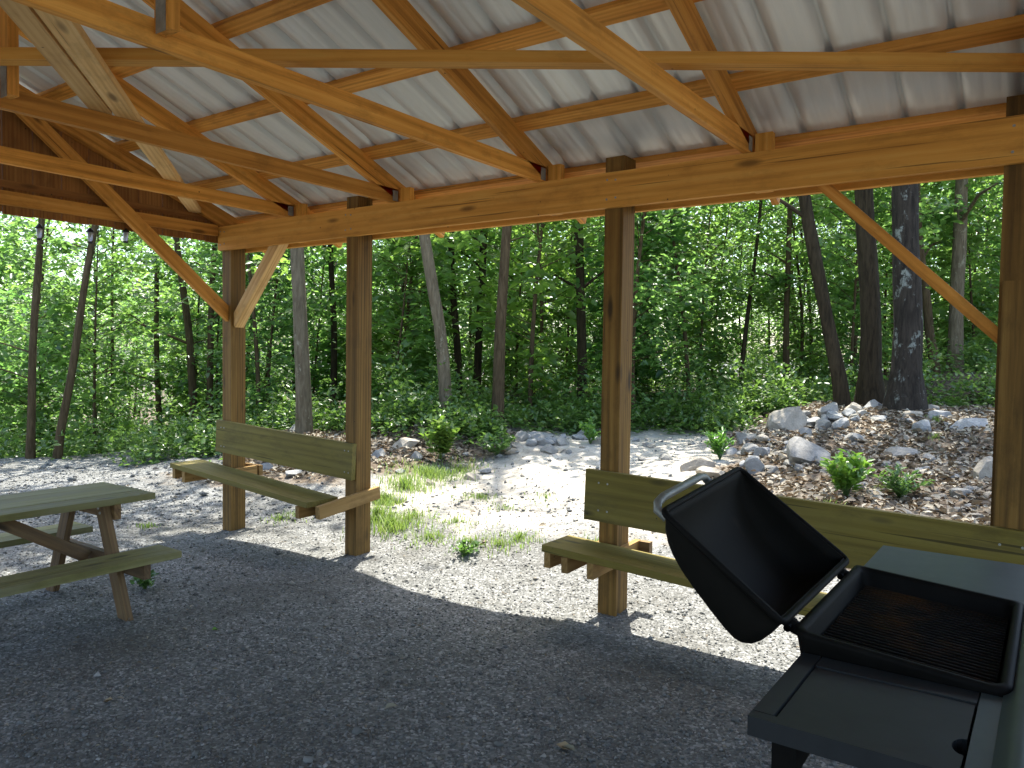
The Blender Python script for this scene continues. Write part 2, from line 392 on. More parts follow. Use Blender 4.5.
q = np.stack([ii[:-1, :-1], ii[:-1, 1:], ii[1:, 1:], ii[1:, :-1]], -1).reshape(-1, 4)
gobj = np_mesh('ground', np.stack([GX, GY, Z], -1).reshape(-1, 3), [q], M['ground'], None, True)
gobj['kind'] = 'structure'; gobj['label'] = 'grey gravel floor running out to a dirt track and leaf covered mound'
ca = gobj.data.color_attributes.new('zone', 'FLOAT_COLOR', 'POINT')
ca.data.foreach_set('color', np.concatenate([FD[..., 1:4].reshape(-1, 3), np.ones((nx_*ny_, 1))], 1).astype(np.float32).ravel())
def ground_z(x, y):
    """height on the built sheet"""
    i = int(np.clip(np.searchsorted(gx, x) - 1, 0, nx_-2)); j = int(np.clip(np.searchsorted(gy, y) - 1, 0, ny_-2))
    u = (x - gx[i]) / (gx[i+1]-gx[i]); v = (y - gy[j]) / (gy[j+1]-gy[j])
    return float(Z[j,i]*(1-u)*(1-v) + Z[j,i+1]*u*(1-v) + Z[j+1,i]*(1-u)*v + Z[j+1,i+1]*u*v)
def gz_arr(X, Y):
    i = np.clip(np.searchsorted(gx, X) - 1, 0, nx_-2); j = np.clip(np.searchsorted(gy, Y) - 1, 0, ny_-2)
    u = (X - gx[i]) / (gx[i+1]-gx[i]); v = (Y - gy[j]) / (gy[j+1]-gy[j])
    return Z[j,i]*(1-u)*(1-v) + Z[j,i+1]*u*(1-v) + Z[j+1,i]*(1-u)*v + Z[j+1,i+1]*u*v
def toground(p): return V((p.x, p.y, ground_z(p.x, p.y)))

# loose gravel on top of the sheet
N = 95000
dep = 1.7 * (10.5 / 1.7) ** RNG.uniform(0, 1, N) ** .9
lat = RNG.uniform(-.75, .75, N) * dep
fx, fy = np.array(CF.xy.normalized()), np.array(V((CR.x, CR.y)).normalized())
P = fx[None]*dep[:, None] + fy[None]*lat[:, None]
fd = field(P[:, 0], P[:, 1])
ok = RNG.uniform(0, 1, N) < np.clip(fd[:, 1] * 1.1 + fd[:, 2] * .14, 0, 1); P = P[ok]; dep = dep[ok]; n = len(P)
sz = RNG.lognormal(math.log(.0042), .38, n) * RNG.choice([1., 1.6, 2.3], n, p=[.93, .062, .008]) * np.where(dep > 6.5, RNG.choice([1.2, 2.0, 3.2], n, p=[.7, .22, .08]), 1.)
z = gz_arr(P[:, 0], P[:, 1])
octv = np.array([(1,0,0),(0,1,0),(-1,0,0),(0,-1,0),(0,0,.75),(0,0,-.75)], float)
octf = np.array([(0,1,4),(1,2,4),(2,3,4),(3,0,4),(1,0,5),(2,1,5),(3,2,5),(0,3,5)])
vv = octv[None] * RNG.uniform(.6, 1.35, (n, 6, 1)) + RNG.normal(0, .18, (n, 6, 3))
a = RNG.uniform(0, 6.28, n); ca_, sa_ = np.cos(a), np.sin(a)
vx = vv[..., 0]*ca_[:, None] - vv[..., 1]*sa_[:, None]; vy = vv[..., 0]*sa_[:, None] + vv[..., 1]*ca_[:, None]
vv = np.stack([vx, vy, vv[..., 2]], -1) * sz[:, None, None] + np.stack([P[:, 0], P[:, 1], z + sz*.35], -1)[:, None, :]
ff = (octf[None] + np.arange(n)[:, None, None]*6).reshape(-1, 3)
o = np_mesh('gravel', vv.reshape(-1, 3), [ff], M['stones'])
tag(o, 'loose blue grey gravel stones strewn over the floor', 'gravel', kind='stuff')

# ------------------------------------------------------------------ pavilion
D = 3.842; ZB, ZT = 2.315, 2.507; PW, PD = .115, .14
RIDGE_Y = 1.45; BACK = 2*RIDGE_Y - D         # inner face line of the far post row behind the camera
SL = .385
pv = empty('pavilion', (-2.5, RIDGE_Y, 0), 'open timber picnic pavilion with trusses and a ribbed metal roof', 'pavilion')
PX = [-5.664, -4.180, -2.092, -.207]
for k, x in enumerate(PX):
    top = 2.60 if k != 0 else 2.50
    w = PW if k < 3 else .19
    box('post', x, x+w, D, D+PD, -.12, top, 'post', pv, 'z', .006)
for x in (-5.664, -3.4, -1.9, 1.9):
    box('post', x, x+PW, BACK-PD, BACK, -.12, 2.6, 'post', pv, 'z', .006)
box('post', 1.9, 1.9+PW, D, D+PD, -.12, 2.6, 'post', pv, 'z', .006)
box('splice_board', PX[3]+.012, PX[3]+.215, D-.030, D-.002, .62, 1.832, 'post', pv, 'z')
# double beams on both post rows
box('beam', -5.668, 2.3, D-.040, D-.002, ZB, ZT, 'beamwood', pv)
box('beam', -5.80, 2.3, D+PD+.002, D+PD+.04, ZB, ZT, 'beamwood', pv)
box('beam', -5.668, 2.3, BACK+.002, BACK+.04, ZB, ZT, 'beamwood', pv)
box('beam', -5.80, 2.3, BACK-PD-.04, BACK-PD-.002, ZB, ZT, 'beamwood', pv)
TX = [-4.772, -3.690, -2.505, -1.288, -.05, 1.16]
EAVE = D + .52
RH = .125     # rafter depth
def zr(y): return ZT + .012 + SL * (D - abs(y - RIDGE_Y) - RIDGE_Y)   # underside of the rafters
cs = 1 / math.sqrt(1 + SL*SL)
upn = V((0, SL*cs, cs)); upn2 = V((0, -SL*cs, cs))
def rafter(x, w=.038):
    off = upn * (RH/2)
    a = V((x, EAVE-.05, zr(EAVE-.05))); b = V((x, RIDGE_Y+.02, zr(RIDGE_Y+.02)))
    board('rafter', a+off, b+off, w, RH, 'pine', pv, up=upn)
    c = V((x, 2*RIDGE_Y-EAVE+.05, zr(EAVE-.05))); d = V((x, RIDGE_Y-.02, zr(RIDGE_Y-.02))); off = upn2*(RH/2)
    board('rafter', c+off, d+off, w, RH, 'pine', pv, up=upn2)
for x in TX:
    rafter(x)
    # bottom chord beside the rafter heel
    board('bottom_chord', (x, D-.002, ZT+.046), (x, BACK, ZT+.046), .038, .089, 'pine', pv)
    hb = box('heel_block', x+.03, x+.115, D+.002, D+.045, ZB+.005, ZT+.10, 'beamwood', pv, 'z')
    web = box('web', x+.021, x+.105, RIDGE_Y-.02, RIDGE_Y+.02, ZT+.04, zr(RIDGE_Y)+.05, 'pine', pv, 'z')
    gp = board('gusset_plate', (x+.063, RIDGE_Y-.0225, ZT+.035), (x+.063, RIDGE_Y-.0225, ZT+.175), .003, .055, 'plate', pv, up=(1,0,0), bev=0)
    board('gusset_plate', (x+.0206, D-.06, ZT+.045), (x+.0206, D-.012, ZT+.045), .002, .07, 'plate', pv, bev=0)
nb_ = bmesh.new(); bmesh.ops.create_cone(nb_, cap_ends=True, segments=10, radius1=.0062, radius2=.005, depth=.004)
nme = bpy.data.meshes.new('nail_head'); nb_.to_mesh(nme); nb_.free(); nme.materials.append(M['plate'])
for x in PX:
    for dx, z in ((.03, ZB+.045), (.085, ZB+.05), (.032, ZT-.04), (.084, ZT-.045)):
        o = bpy.data.objects.new('nail_head', nme); COL.objects.link(o); o.parent = pv
        o.location = V((x+dx, D-.0412, z)) - pv.location; o.rotation_euler = (math.radians(90), 0, 0)
# purlins on the rafters
def purl(y, w=.089, h=.036):
    for s in (1, -1):
        yy = RIDGE_Y + s * (y - RIDGE_Y); z = zr(y) + RH/cs + h/2 - .002
        board('purlin', (-6.05, yy, z), (2.5, yy, z), w, h, 'pine', pv, up=(upn if s > 0 else upn2))
for y in (3.56, 3.02, 2.49, 1.98, 1.53): purl(y)
for s in (1, -1):
    yy = RIDGE_Y + s*(EAVE-.06-RIDGE_Y)
    board('purlin', (-6.05, yy, zr(EAVE-.06)+RH/cs+.014), (2.5, yy, zr(EAVE-.06)+RH/cs+.014), .09, .036, 'pine', pv, up=(upn if s > 0 else upn2))
    yb = RIDGE_Y + s*(D+.20-RIDGE_Y)
    board('purlin', (-5.9, yb, zr(D+.20)+RH/cs+.014), (2.5, yb, zr(D+.20)+RH/cs+.014), .09, .036, 'pine', pv, up=(upn if s > 0 else upn2))
# ribbed metal sheets, one mesh per slope
def roof_sheet(s):
    pit = .2286; xs = []; h = []
    x0, x1 = -6.12, 2.6
    k = 0
    while x0 + k*pit < x1:
        b = x0 + k*pit
        for dx, dz in ((0, 0), (.010, .025), (.030, .025), (.040, 0), (.100, 0), (.106, .0012), (.118, .0012), (.124, 0), (.164, 0), (.170, .0012), (.182, .0012), (.188, 0)):
            xs.append(b+dx); h.append(dz)
        k += 1
    ya, yb = EAVE+.03, RIDGE_Y
    vs = []; base = RH/cs + .034
    ys = np.linspace(ya, yb, 9)
    for y in ys:
        yy = RIDGE_Y + s*(y-RIDGE_Y)
        for x, dz in zip(xs, h): vs.append((x, yy, zr(y) + base + dz/cs + .0016*math.sin(x*5+y*3)))
    n = len(xs); i = np.arange(len(ys)*n).reshape(len(ys), n)
    q = np.stack([i[:-1,:-1], i[:-1,1:], i[1:,1:], i[1:,:-1]], -1).reshape(-1, 4)
    if s > 0: q = q[:, ::-1]
    o = np_mesh('roof_sheet', np.array(vs) - np.array(pv.location), [q], M['roof'], pv)
    md = o.modifiers.new('thick', 'SOLIDIFY'); md.thickness = .0012; md.offset = 1
roof_sheet(1); roof_sheet(-1)
board('ridge_cap', (-6.12, RIDGE_Y, zr(RIDGE_Y)+RH/cs+.062), (2.6, RIDGE_Y, zr(RIDGE_Y)+RH/cs+.062), .25, .006, 'plate', pv, bev=0)
# gable end: truss, boards and braces
GX_ = -5.68
rafter(GX_, .04)
board('bottom_chord', (GX_+.005, D-.045, 2.477), (GX_+.005, BACK, 2.477), .038, .089, 'pine', pv)
for yw in (RIDGE_Y,):
    box('web', GX_-.014, GX_+.024, yw-.04, yw+.04, 2.523, zr(yw)+.02, 'pine', pv, 'z')
gy0 = EAVE-.1; k = 0; wb = .185
y = BACK-.35
while y < D+PD+.2:
    y2 = min(y+wb-.004, D+PD+.2)
    zt = min(zr(y), zr(y2)) + RH/cs + .01 if not (y < RIDGE_Y < y2) else zr(RIDGE_Y)+RH/cs
    zb = 2.385 + random.uniform(-.008, .008)
    if zt > zb + .05: box('gable_board', -5.727, -5.708, y, y2, zb, zt, 'gable', pv, 'z', .002)
    y += wb + random.choice((0, 0, .001, .002))
box('gable_board', -5.707, -5.702, BACK, D, 2.55, 2.6, 'gable', pv, 'y', 0)
board('knee_brace', (-5.60, D+.04, 1.765), (-5.60, 2.30, 3.07), .04, .10, 'pine', pv, up=(0, .7, .7))
board('knee_brace', (-5.60, BACK-.04, 1.83), (-5.60, .60, 3.12), .04, .10, 'pine', pv, up=(0, -.7, .7))
board('knee_brace', (PX[0]+PW-.02, D+.07, 1.715), (-4.985, D+.07, ZB+.06), .085, .09, 'brace', pv, up=(-.7, 0, .7))
board('knee_brace', (PX[3]+.02, D+.07, 1.585), (-.985, D+.07, ZB+.055), .038, .052, 'pine', pv, up=(.7, 0, .7))
# diagonal bracing lying on the chords
def flat(name, A, B, z, mat, w=.089, h=.037): board(name, (A[0], A[1], z), (B[0], B[1], z), w, h, mat, pv)
zc = ZT + .0905 + .001
flat('diagonal_brace', (-2.38, .93), (-5.70, 3.62), zc+.019, 'brace', .092)
flat('diagonal_brace', (-2.42, .83), (-3.70, 1.872), zc+.019, 'brace', .085)
hbq = lambda x: (x, 1.56 + .676*(x + 3.20), zc + .061)
board('diagonal_brace', hbq(-4.2), hbq(.3), .074, .046, 'beamwood', pv)

# ------------------------------------------------------------------ benches fixed to the posts
def quadboard(name, A, B, ay, by, th, mat, parent):
    """level-ish plank from A (x,z top) to B (x,z top) between y=ay and by"""
    A = V((A[0], (ay+by)/2, A[1]-th/2)); B = V((B[0], (ay+by)/2, B[1]-th/2))
    return board(name, A, B, by-ay, th, mat, parent, bev=.004)
b1 = empty('wall_bench', (-5.0, D, 0), 'olive green plank bench between the corner post and second post, beside the picnic table', 'bench', 'benches fixed between the pavilion posts')
quadboard('seat', (-5.875, .572), (-4.195, .452), 3.50, 3.785, .038, 'bench', b1)
board('backrest', (-5.695, D-.022, .787), (-4.068, D-.022, .712), .038, .262, 'bench', b1)
def arm(par, x, y0, y1, ztop0, ztop1, h=.085, w=.038, mat='arm'):
    board('support_arm', (x, y0, ztop0-h/2), (x, y1, ztop1-h/2), w, h, mat, par)
arm(b1, -5.855, 3.52, 3.78, .530, .532)
arm(b1, PX[0]-.021, 3.50, 4.07, .518, .528); arm(b1, PX[0]+PW+.021, 3.74, 4.07, .515, .522)
board('cross_block', (PX[0]-.05, 4.10, .48), (PX[0]+PW+.05, 4.10, .48), .038, .085, 'arm', b1)
arm(b1, PX[1]-.10, 3.49, 3.80, .418, .425); arm(b1, PX[1]+PW+.021, 3.47, 4.04, .449, .512, .088)
arm(b1, PX[1]-.021, 3.60, 4.02, .418, .425)
b2 = empty('wall_bench', (-1.1, D, 0), 'olive green plank bench behind the open grill, running from third post off the right edge', 'bench', 'benches fixed between the pavilion posts')
quadboard('seat', (-2.258, .463), (-.30, .372), 3.50, 3.785, .038, 'bench', b2)
board('backrest', (-2.150, D-.052, .715), (.55, D-.052, .640), .036, .285, 'bench', b2)
arm(b2, -2.235, 3.52, 3.78, .424, .426, .09)
arm(b2, PX[2]-.021, 3.50, 4.05, .415, .43); arm(b2, PX[2]+PW+.021, 3.50, 4.07, .41, .43)
board('cross_block', (PX[2]+PW+.045, 4.05, .39), (PX[2]+PW+.11, 4.05, .39), .04, .08, 'tleg', b2)
arm(b2, PX[3]-.021, 3.50, 4.05, .340, .35)

for bb, xs_, zf in ((b1, (PX[0]+.04, PX[0]+.08, PX[1]+.035, PX[1]+.075), lambda x: .787-.046*(x+5.695)), (b2, (PX[2]+.03, PX[2]+.085, PX[3]+.04, PX[3]+.12), lambda x: .715-.0278*(x+2.15))):
    for x in xs_:
        for dz in (-.08, .075):
            o = bpy.data.objects.new('nail_head', nme); COL.objects.link(o); o.parent = bb
            o.location = V((x, (D-.0412 if bb is b1 else D-.0702), zf(x)+dz)) - bb.location; o.rotation_euler = (math.radians(90), 0, 0)
# ------------------------------------------------------------------ picnic table
pt = empty('picnic_table', (-4.56, 1.65, 0), 'weathered wooden picnic table with attached benches, cut by the left edge', 'picnic table')
y0, y1 = .78, 2.45
tz = .662
nb = 4; tw = .60; pw = tw/nb
for k in range(nb):
    xa = -4.56 - tw/2 + k*pw
    box('table_plank', xa+.002, xa+pw-.003, y0+random.uniform(-.004,.004), y1+random.uniform(-.005,.005), tz-.036, tz+random.uniform(-.0015,.001), 'table', pt, 'y', .004)
for s in (1, -1):
    for k in range(2):
        xa = -4.56 + s*(.375 + k*.118) ; xb = xa + s*.114
        box('seat_plank', min(xa, xb), max(xa, xb), y0-.02+random.uniform(-.004,.004), y1-.03+random.uniform(-.004,.004), .338, .374, 'table', pt, 'y', .004)
for yy in (y0+.22, y1-.25):
    for s in (1, -1):
        board('leg', (-4.56+s*.445, yy, -.03), (-4.56+s*.175, yy, tz-.037), .037, .088, 'tleg', pt, up=(1, 0, 0))
    for s in (1, -1):
        for zz in (.285, .31, tz-.09, tz-.065):
            o = bpy.data.objects.new('bolt_head', nme); COL.objects.link(o); o.parent = pt; o.scale = (1.5, 1.5, 1.5)
            o.location = V((-4.56 + s*(.445-.27*(zz+.03)/(tz-.007)) + random.uniform(-.012,.012), yy-.0205, zz)) - pt.location; o.rotation_euler = (math.radians(90), 0, 0)
    box('seat_bearer', -4.56-.58, -4.56+.58, yy+.021, yy+.058, .252, .337, 'tleg', pt)
    box('top_bearer', -4.56-.275, -4.56+.275, yy+.021, yy+.058, tz-.125, tz-.037, 'tleg', pt)
    s = 1 if yy < 1.6 else -1
    board('table_brace', (-4.56, yy+.06 if s > 0 else yy-.0, .29), (-4.56, yy+s*.50, tz-.06), .036, .07, 'tleg', pt)
box('top_bearer', -4.56-.26, -4.56+.26, 1.60, 1.637, tz-.085, tz-.037, 'tleg', pt)

# ------------------------------------------------------------------ grill
gr = empty('grill', (-.25, 2.08, 0), 'black open lidded grill with side shelves standing in the right corner', 'grill')
GO = V(gr.location)
def rr(hx, hy, r, n=5):
    pts = []
    for cx, cy, a0 in ((hx-r, hy-r, 0), (-hx+r, hy-r, 90), (-hx+r, -hy+r, 180), (hx-r, -hy+r, 270)):
        for k in range(n+1):
            a = math.radians(a0 + 90*k/n); pts.append((cx + r*math.cos(a), cy + r*math.sin(a)))
    return pts
def loft(name, rings, mat, parent, close=False, smooth=True, capA=False, capB=False):
    bm = bmesh.new(); R = [[bm.verts.new(V(p)) for p in r] for r in rings]
    pairs = list(zip(R, R[1:])) + ([(R[-1], R[0])] if close else [])
    for a, b in pairs:
        n = len(a)
        for k in range(n): bm.faces.new((a[k], a[(k+1)%n], b[(k+1)%n], b[k]))
    if capA: bm.faces.new(R[0][::-1])
    if capB: bm.faces.new(R[-1])
    return bm_obj(name, bm, M[mat], parent, smooth)
BX0, BX1, BY0, BY1 = -.452, -.056, 1.755, 2.415
bcx, bcy = (BX0+BX1)/2 - GO.x, (BY0+BY1)/2 - GO.y; hx, hy = (BX1-BX0)/2, (BY1-BY0)/2
def zrim(x): return .9 - .03 * ((x - (BX0-GO.x)) / (BX1-BX0))
def ring(dx, z, r, wavy=0):
    out = []
    for x, y in rr(hx+dx, hy+dx, r):
        X, Y = bcx+x, bcy+y
        out.append((X, Y, z + zrim(X) - .9 + (wavy * math.sin(math.pi * min(1, max(0, (X-(BX0-GO.x))/(BX1-BX0)))) if abs(y) > hy*.9 else 0)))
    return out
loft('firebox', [ring(-.06, .66, .04), ring(-.045, .70, .04), ring(-.006, .80, .035), ring(.004, .872, .03, -.012), ring(.010, .886, .03, -.012), ring(.008, .896, .03, -.012), ring(-.006, .898, .028, -.012), ring(-.014, .886, .026, -.012), ring(-.022, .80, .024), ring(-.06, .70, .03), ring(-.075, .676, .03)], 'black', gr, capA=True, capB=True)
gm = Acc(); nb = 30
for k in range(nb):
    y = bcy - hy + .032 + (2*hy-.064) * k/(nb-1)
    gm.tube([(bcx-hx+.024, y, .846), (bcx+hx-.024, y, .820)], [.0032, .0032], 5)
for f in (-.16, .0, .165):
    gm.tube([(bcx+f, bcy-hy+.024, .827 - f*.07), (bcx+f, bcy+hy-.024, .827 - f*.07)], [.004, .004], 5)
gg = gm.build('cooking_grate', M['grate'], gr, True)
# lid, opened back about its hinge on the long side
t_ = V((-math.cos(math.radians(36)), 0, math.sin(math.radians(36)))); n_ = V((-math.sin(math.radians(36)), 0, -math.cos(math.radians(36))))
HP = V((-.476 - GO.x, 0, .916))
LY0, LY1 = 1.728-GO.y, 2.385-GO.y; W = .372
prof = [(0, .004), (-.001, .03), (.001, .06), (.007, .09), (.018, .112), (.035, .126), (.055, .132), (.085, .131), (.14, .123), (.20, .112), (.25, .099), (.29, .085), (.32, .068), (.345, .047), (.360, .024), (W, .004)]
def lid_pt(t, d, y):
    f = .955 + .125*(y-LY0)/(LY1-LY0)
    return HP + t_*t*f + n_*d*1.06 + V((0, y, 0))
def lidring(y, inset, dsc, shr=0):
    # closed U section: outer profile
    return [lid_pt(W/2 + (t-W/2)*(1-shr), d*dsc - 0*inset, y) for t, d in prof]
bm = bmesh.new()
ysteps = [(0, .30, .0), (.004, .62, .01), (.02, .88, .004), (.05, 1, 0)]
seq = [(LY0+a, b, c) for a, b, c in ysteps] + [(LY0 + (LY1-LY0)*f, 1, 0) for f in (.25, .5, .75)] + [(LY1-a, b, c) for a, b, c in ysteps[::-1]]
outer = [[bm.verts.new(lid_pt(W/2+(t-W/2)*(1-c), max(d*b, .004), y)) for t, d in prof] for y, b, c in seq]
th = .007
def inn(t, d): 
    return (W/2+(t-W/2)*.95, max(d-.008, .002) if d > .01 else .001)
seqi = [(min(max(y, LY0+th+.004*(1-b)), LY1-th-.004*(1-b)), b, c) for y, b, c in seq]
seqi = [(y + (th*.8 if i < len(seq)/2-1 else (-th*.8 if i > len(seq)/2 else 0)), b, c) for i, (y, b, c) in enumerate(seqi)]
inner = [[bm.verts.new(lid_pt(W/2+(inn(t, d)[0]-W/2)*(1-c), max(inn(t, d)[1]*b, .001), y)) for t, d in prof] for y, b, c in seqi]
for S_, fl in ((outer, 0), (inner, 1)):
    for a, b in zip(S_, S_[1:]):
        for k in range(len(prof)-1):
            f = (a[k], a[k+1], b[k+1], b[k]); bm.faces.new(f if not fl else f[::-1])
for side in (0, len(prof)-1):
    for i in range(len(outer)-1): bm.faces.new((outer[i][side], outer[i+1][side], inner[i+1][side], inner[i][side]))
for idx in (0, -1):
    bm.faces.new(outer[idx]); bm.faces.new(inner[idx][::-1])
    bm.faces.new((outer[idx][0], outer[idx][-1], inner[idx][-1], inner[idx][0]))
lid = bm_obj('lid', bm, M['lidin'], gr, True)
rim = Acc()
loopp = [lid_pt(-.002, .004, LY0-.002), lid_pt(W+.002, .004, LY0-.002), lid_pt(W+.002, .004, LY1+.002), lid_pt(-.002, .004, LY1+.002)]
def rounded(loop, r=.025, n=4):
    out = []
    for i, p in enumerate(loop):
        a = (loop[i-1]-p).normalized(); b = (loop[(i+1)%len(loop)]-p).normalized()
        for k in range(n+1):
            s = k/n; out.append(p + a*r*(1-s)**2 + b*r*s**2)
    return out + [out[0]]
rl = rounded(loopp); rim.tube(rl, [.0085]*len(rl), 8)
o = rim.build('rim', M['black'], lid, True)
hd = Acc()
ya, yb = LY0+.03, LY0+.42
hp = [lid_pt(W-.012, .022, ya), lid_pt(W+.020, .020, ya-.004), lid_pt(W+.033, .012, ya+.012), lid_pt(W+.038, .008, ya+.05), lid_pt(W+.038, .008, (ya+yb)/2), lid_pt(W+.038, .008, yb-.05), lid_pt(W+.033, .012, yb-.012), lid_pt(W+.020, .020, yb+.004), lid_pt(W-.012, .022, yb)]
hd.tube(hp, [.0115]*len(hp), 10)
hd.build('handle', M['steel'], lid, True)
for y in (LY0+.07, LY1-.07):
    h = Acc(); p = lid_pt(-.016, .022, y)
    h.tube([p + V((-.015, 0, .01)), p + V((.012, 0, -.004)), V((BX0-GO.x+.004, y, .875))], [.013, .016, .012], 8)
    h.tube([p + V((0, -.03, 0)), p + V((0, .03, 0))], [.009, .009], 8)
    h.build('hinge', M['black'], gr, True)
def gbox(name, x0, x1, y0, y1, z0, z1, mat, par=gr, axis='y', bev=.004): return box(name, x0, x1, y0, y1, z0, z1, mat, par, axis, bev)
# near shelf with an inset cutting board and thumb notch
zs = .85
gbox('shelf_edge', -.436, -.046, 1.374, 1.400, zs-.036, zs, 'shelf', axis='x')
gbox('shelf_edge', -.436, -.398, 1.403, 1.747, zs-.036, zs, 'shelf')
gbox('shelf_edge', -.098, -.046, 1.403, 1.747, zs-.036, zs, 'teal')
gbox('shelf_edge', -.395, -.101, 1.690, 1.747, zs-.034, zs-.001, 'shelf', axis='x')
bm = bmesh.new()
pts = [(-.394, 1.404), (-.160, 1.404), (-.1035, 1.404), (-.1035, 1.455)]
for k in range(9):
    a = math.radians(-90 - 180*k/8); pts.append((-.1035 + .020*math.cos(a)*1.0, 1.490 + .033*math.sin(a)))
pts += [(-.1035, 1.53), (-.1035, 1.687), (-.394, 1.687)]
lo = [bm.verts.new((x, y, zs-.030)) for x, y in pts]; hi = [bm.verts.new((x, y, zs-.004)) for x, y in pts]
bm.faces.new(lo[::-1]); bm.faces.new(hi)
for k in range(len(pts)): bm.faces.new((lo[k], lo[(k+1)%len(pts)], hi[(k+1)%len(pts)], hi[k]))
for v in bm.verts: v.co -= GO
bm_obj('cutting_board', bm, M['shelf'], gr)
gbox('side_shelf', -.436, -.03, 1.41, 1.74, zs-.05, zs-.036, 'black', bev=.002)
gbox('side_shelf', -.472, .03, 2.434, 2.93, zs-.03, zs, 'teal', bev=.008)
# front fascia: rolled edge
fr = Acc(); prof2 = [(-.062, .80), (-.062, .852), (-.0435, .862), (-.038, .870), (-.022, .872), (.006, .866), (.024, .85), (.032, .82), (.036, .70), (.030, .70), (.024, .81), (.0, .845), (-.03, .85)]
ys = [1.36, 1.752, 2.1, 2.43]
vs = np.array([(x-GO.x+.0, y-GO.y, z) for y in ys for x, z in prof2]); k = len(prof2)
qs = np.array([(i*k+j, i*k+(j+1)%k, (i+1)*k+(j+1)%k, (i+1)*k+j) for i in range(len(ys)-1) for j in range(k)])
fr.add(vs, qs); fr.build('front_panel', M['teal'], gr)
for x, y in ((-.385, 1.45), (-.10, 1.45), (-.385, 2.70), (-.10, 2.70)):
    gbox('leg', x-.022, x+.022, y-.022, y+.022, 0, zs-.05, 'black', axis='z')
gbox('lower_shelf', -.40, -.08, 1.48, 2.67, .16, .185, 'black')
gbox('frame_rail', -.40, -.38, 1.47, 2.68, .70, .74, 'black'); gbox('frame_rail', -.105, -.085, 1.47, 2.68, .70, .735, 'black')

# ------------------------------------------------------------------ lanterns hanging under the gable boards
for (px, x, y, z, lab) in ((37, -5.717, 2.46, 2.29, 'small dark hanging lantern beside the leftmost tall tree trunk'),
                           (85, -5.717, 2.80, 2.31, 'small dark hanging lantern, the middle one of three under the gable boards'),
                           (123, -5.717, 3.06, 2.345, 'small dark hanging lantern nearest the diagonal brace of the gable')):
    la = empty('lantern', (x, y, z), lab, 'lantern', 'lanterns hung under the gable')
    a = Acc(); cap = [(.0, .055), (.012, .052), (.034, .028), (.036, .022), (.0, .022)]
    for b in (cap,):
        pts = [V((0, 0, zz)) for r, zz in b]; a.tube(pts, [max(r*.8, .001) for r, zz in b], 8)
    a.build('cap', M['lantern'], la)
    a = Acc(); a.tube([(0,0,.022), (0,0,.01), (0,0,-.03), (0,0,-.045)], [.015, .019, .017, .01], 8); a.build('glass', M['glass'], la, True)
    a = Acc(); a.tube([(0,0,-.045), (0,0,-.056)], [.02, .017], 8); a.build('base', M['lantern'], la)
    a = Acc(); a.tube([(0,0,.053), (0,0,2.40-z)], [.0018, .0018], 4); a.build('wire', M['lantern'], la)

# ------------------------------------------------------------------ rocks
def rock_mesh(w, d, h, seed, rough=.3, sub=3):
    bm = bmesh.new(); bmesh.ops.create_icosphere(bm, subdivisions=sub, radius=1)
    so = V((seed*3.1, seed*1.7, seed*.9))
    # facets: clip against random planes
    rnd = random.Random(seed); planes = []
    for k in range(13):
        nn = V((rnd.gauss(0,1), rnd.gauss(0,1), rnd.gauss(.2,.8))).normalized(); planes.append((nn, rnd.uniform(.42, .8)))
    for v in bm.verts:
        p = v.co.copy()
        for nn, dd in planes:
            e = p.dot(nn) - dd
            if e > 0: p -= nn*e*.97
        p *= 1 + rough*.35*noise.noise(p*1.6+so) + rough*.16*noise.noise(p*5+so)
        v.co = V((p.x*w/2*1.18, p.y*d/2*1.18, p.z*h/2*1.25))
    me = bpy.data.meshes.new('rock'); bmesh.ops.recalc_face_normals(bm, faces=bm.faces[:]); bm.to_mesh(me); bm.free()
    return me
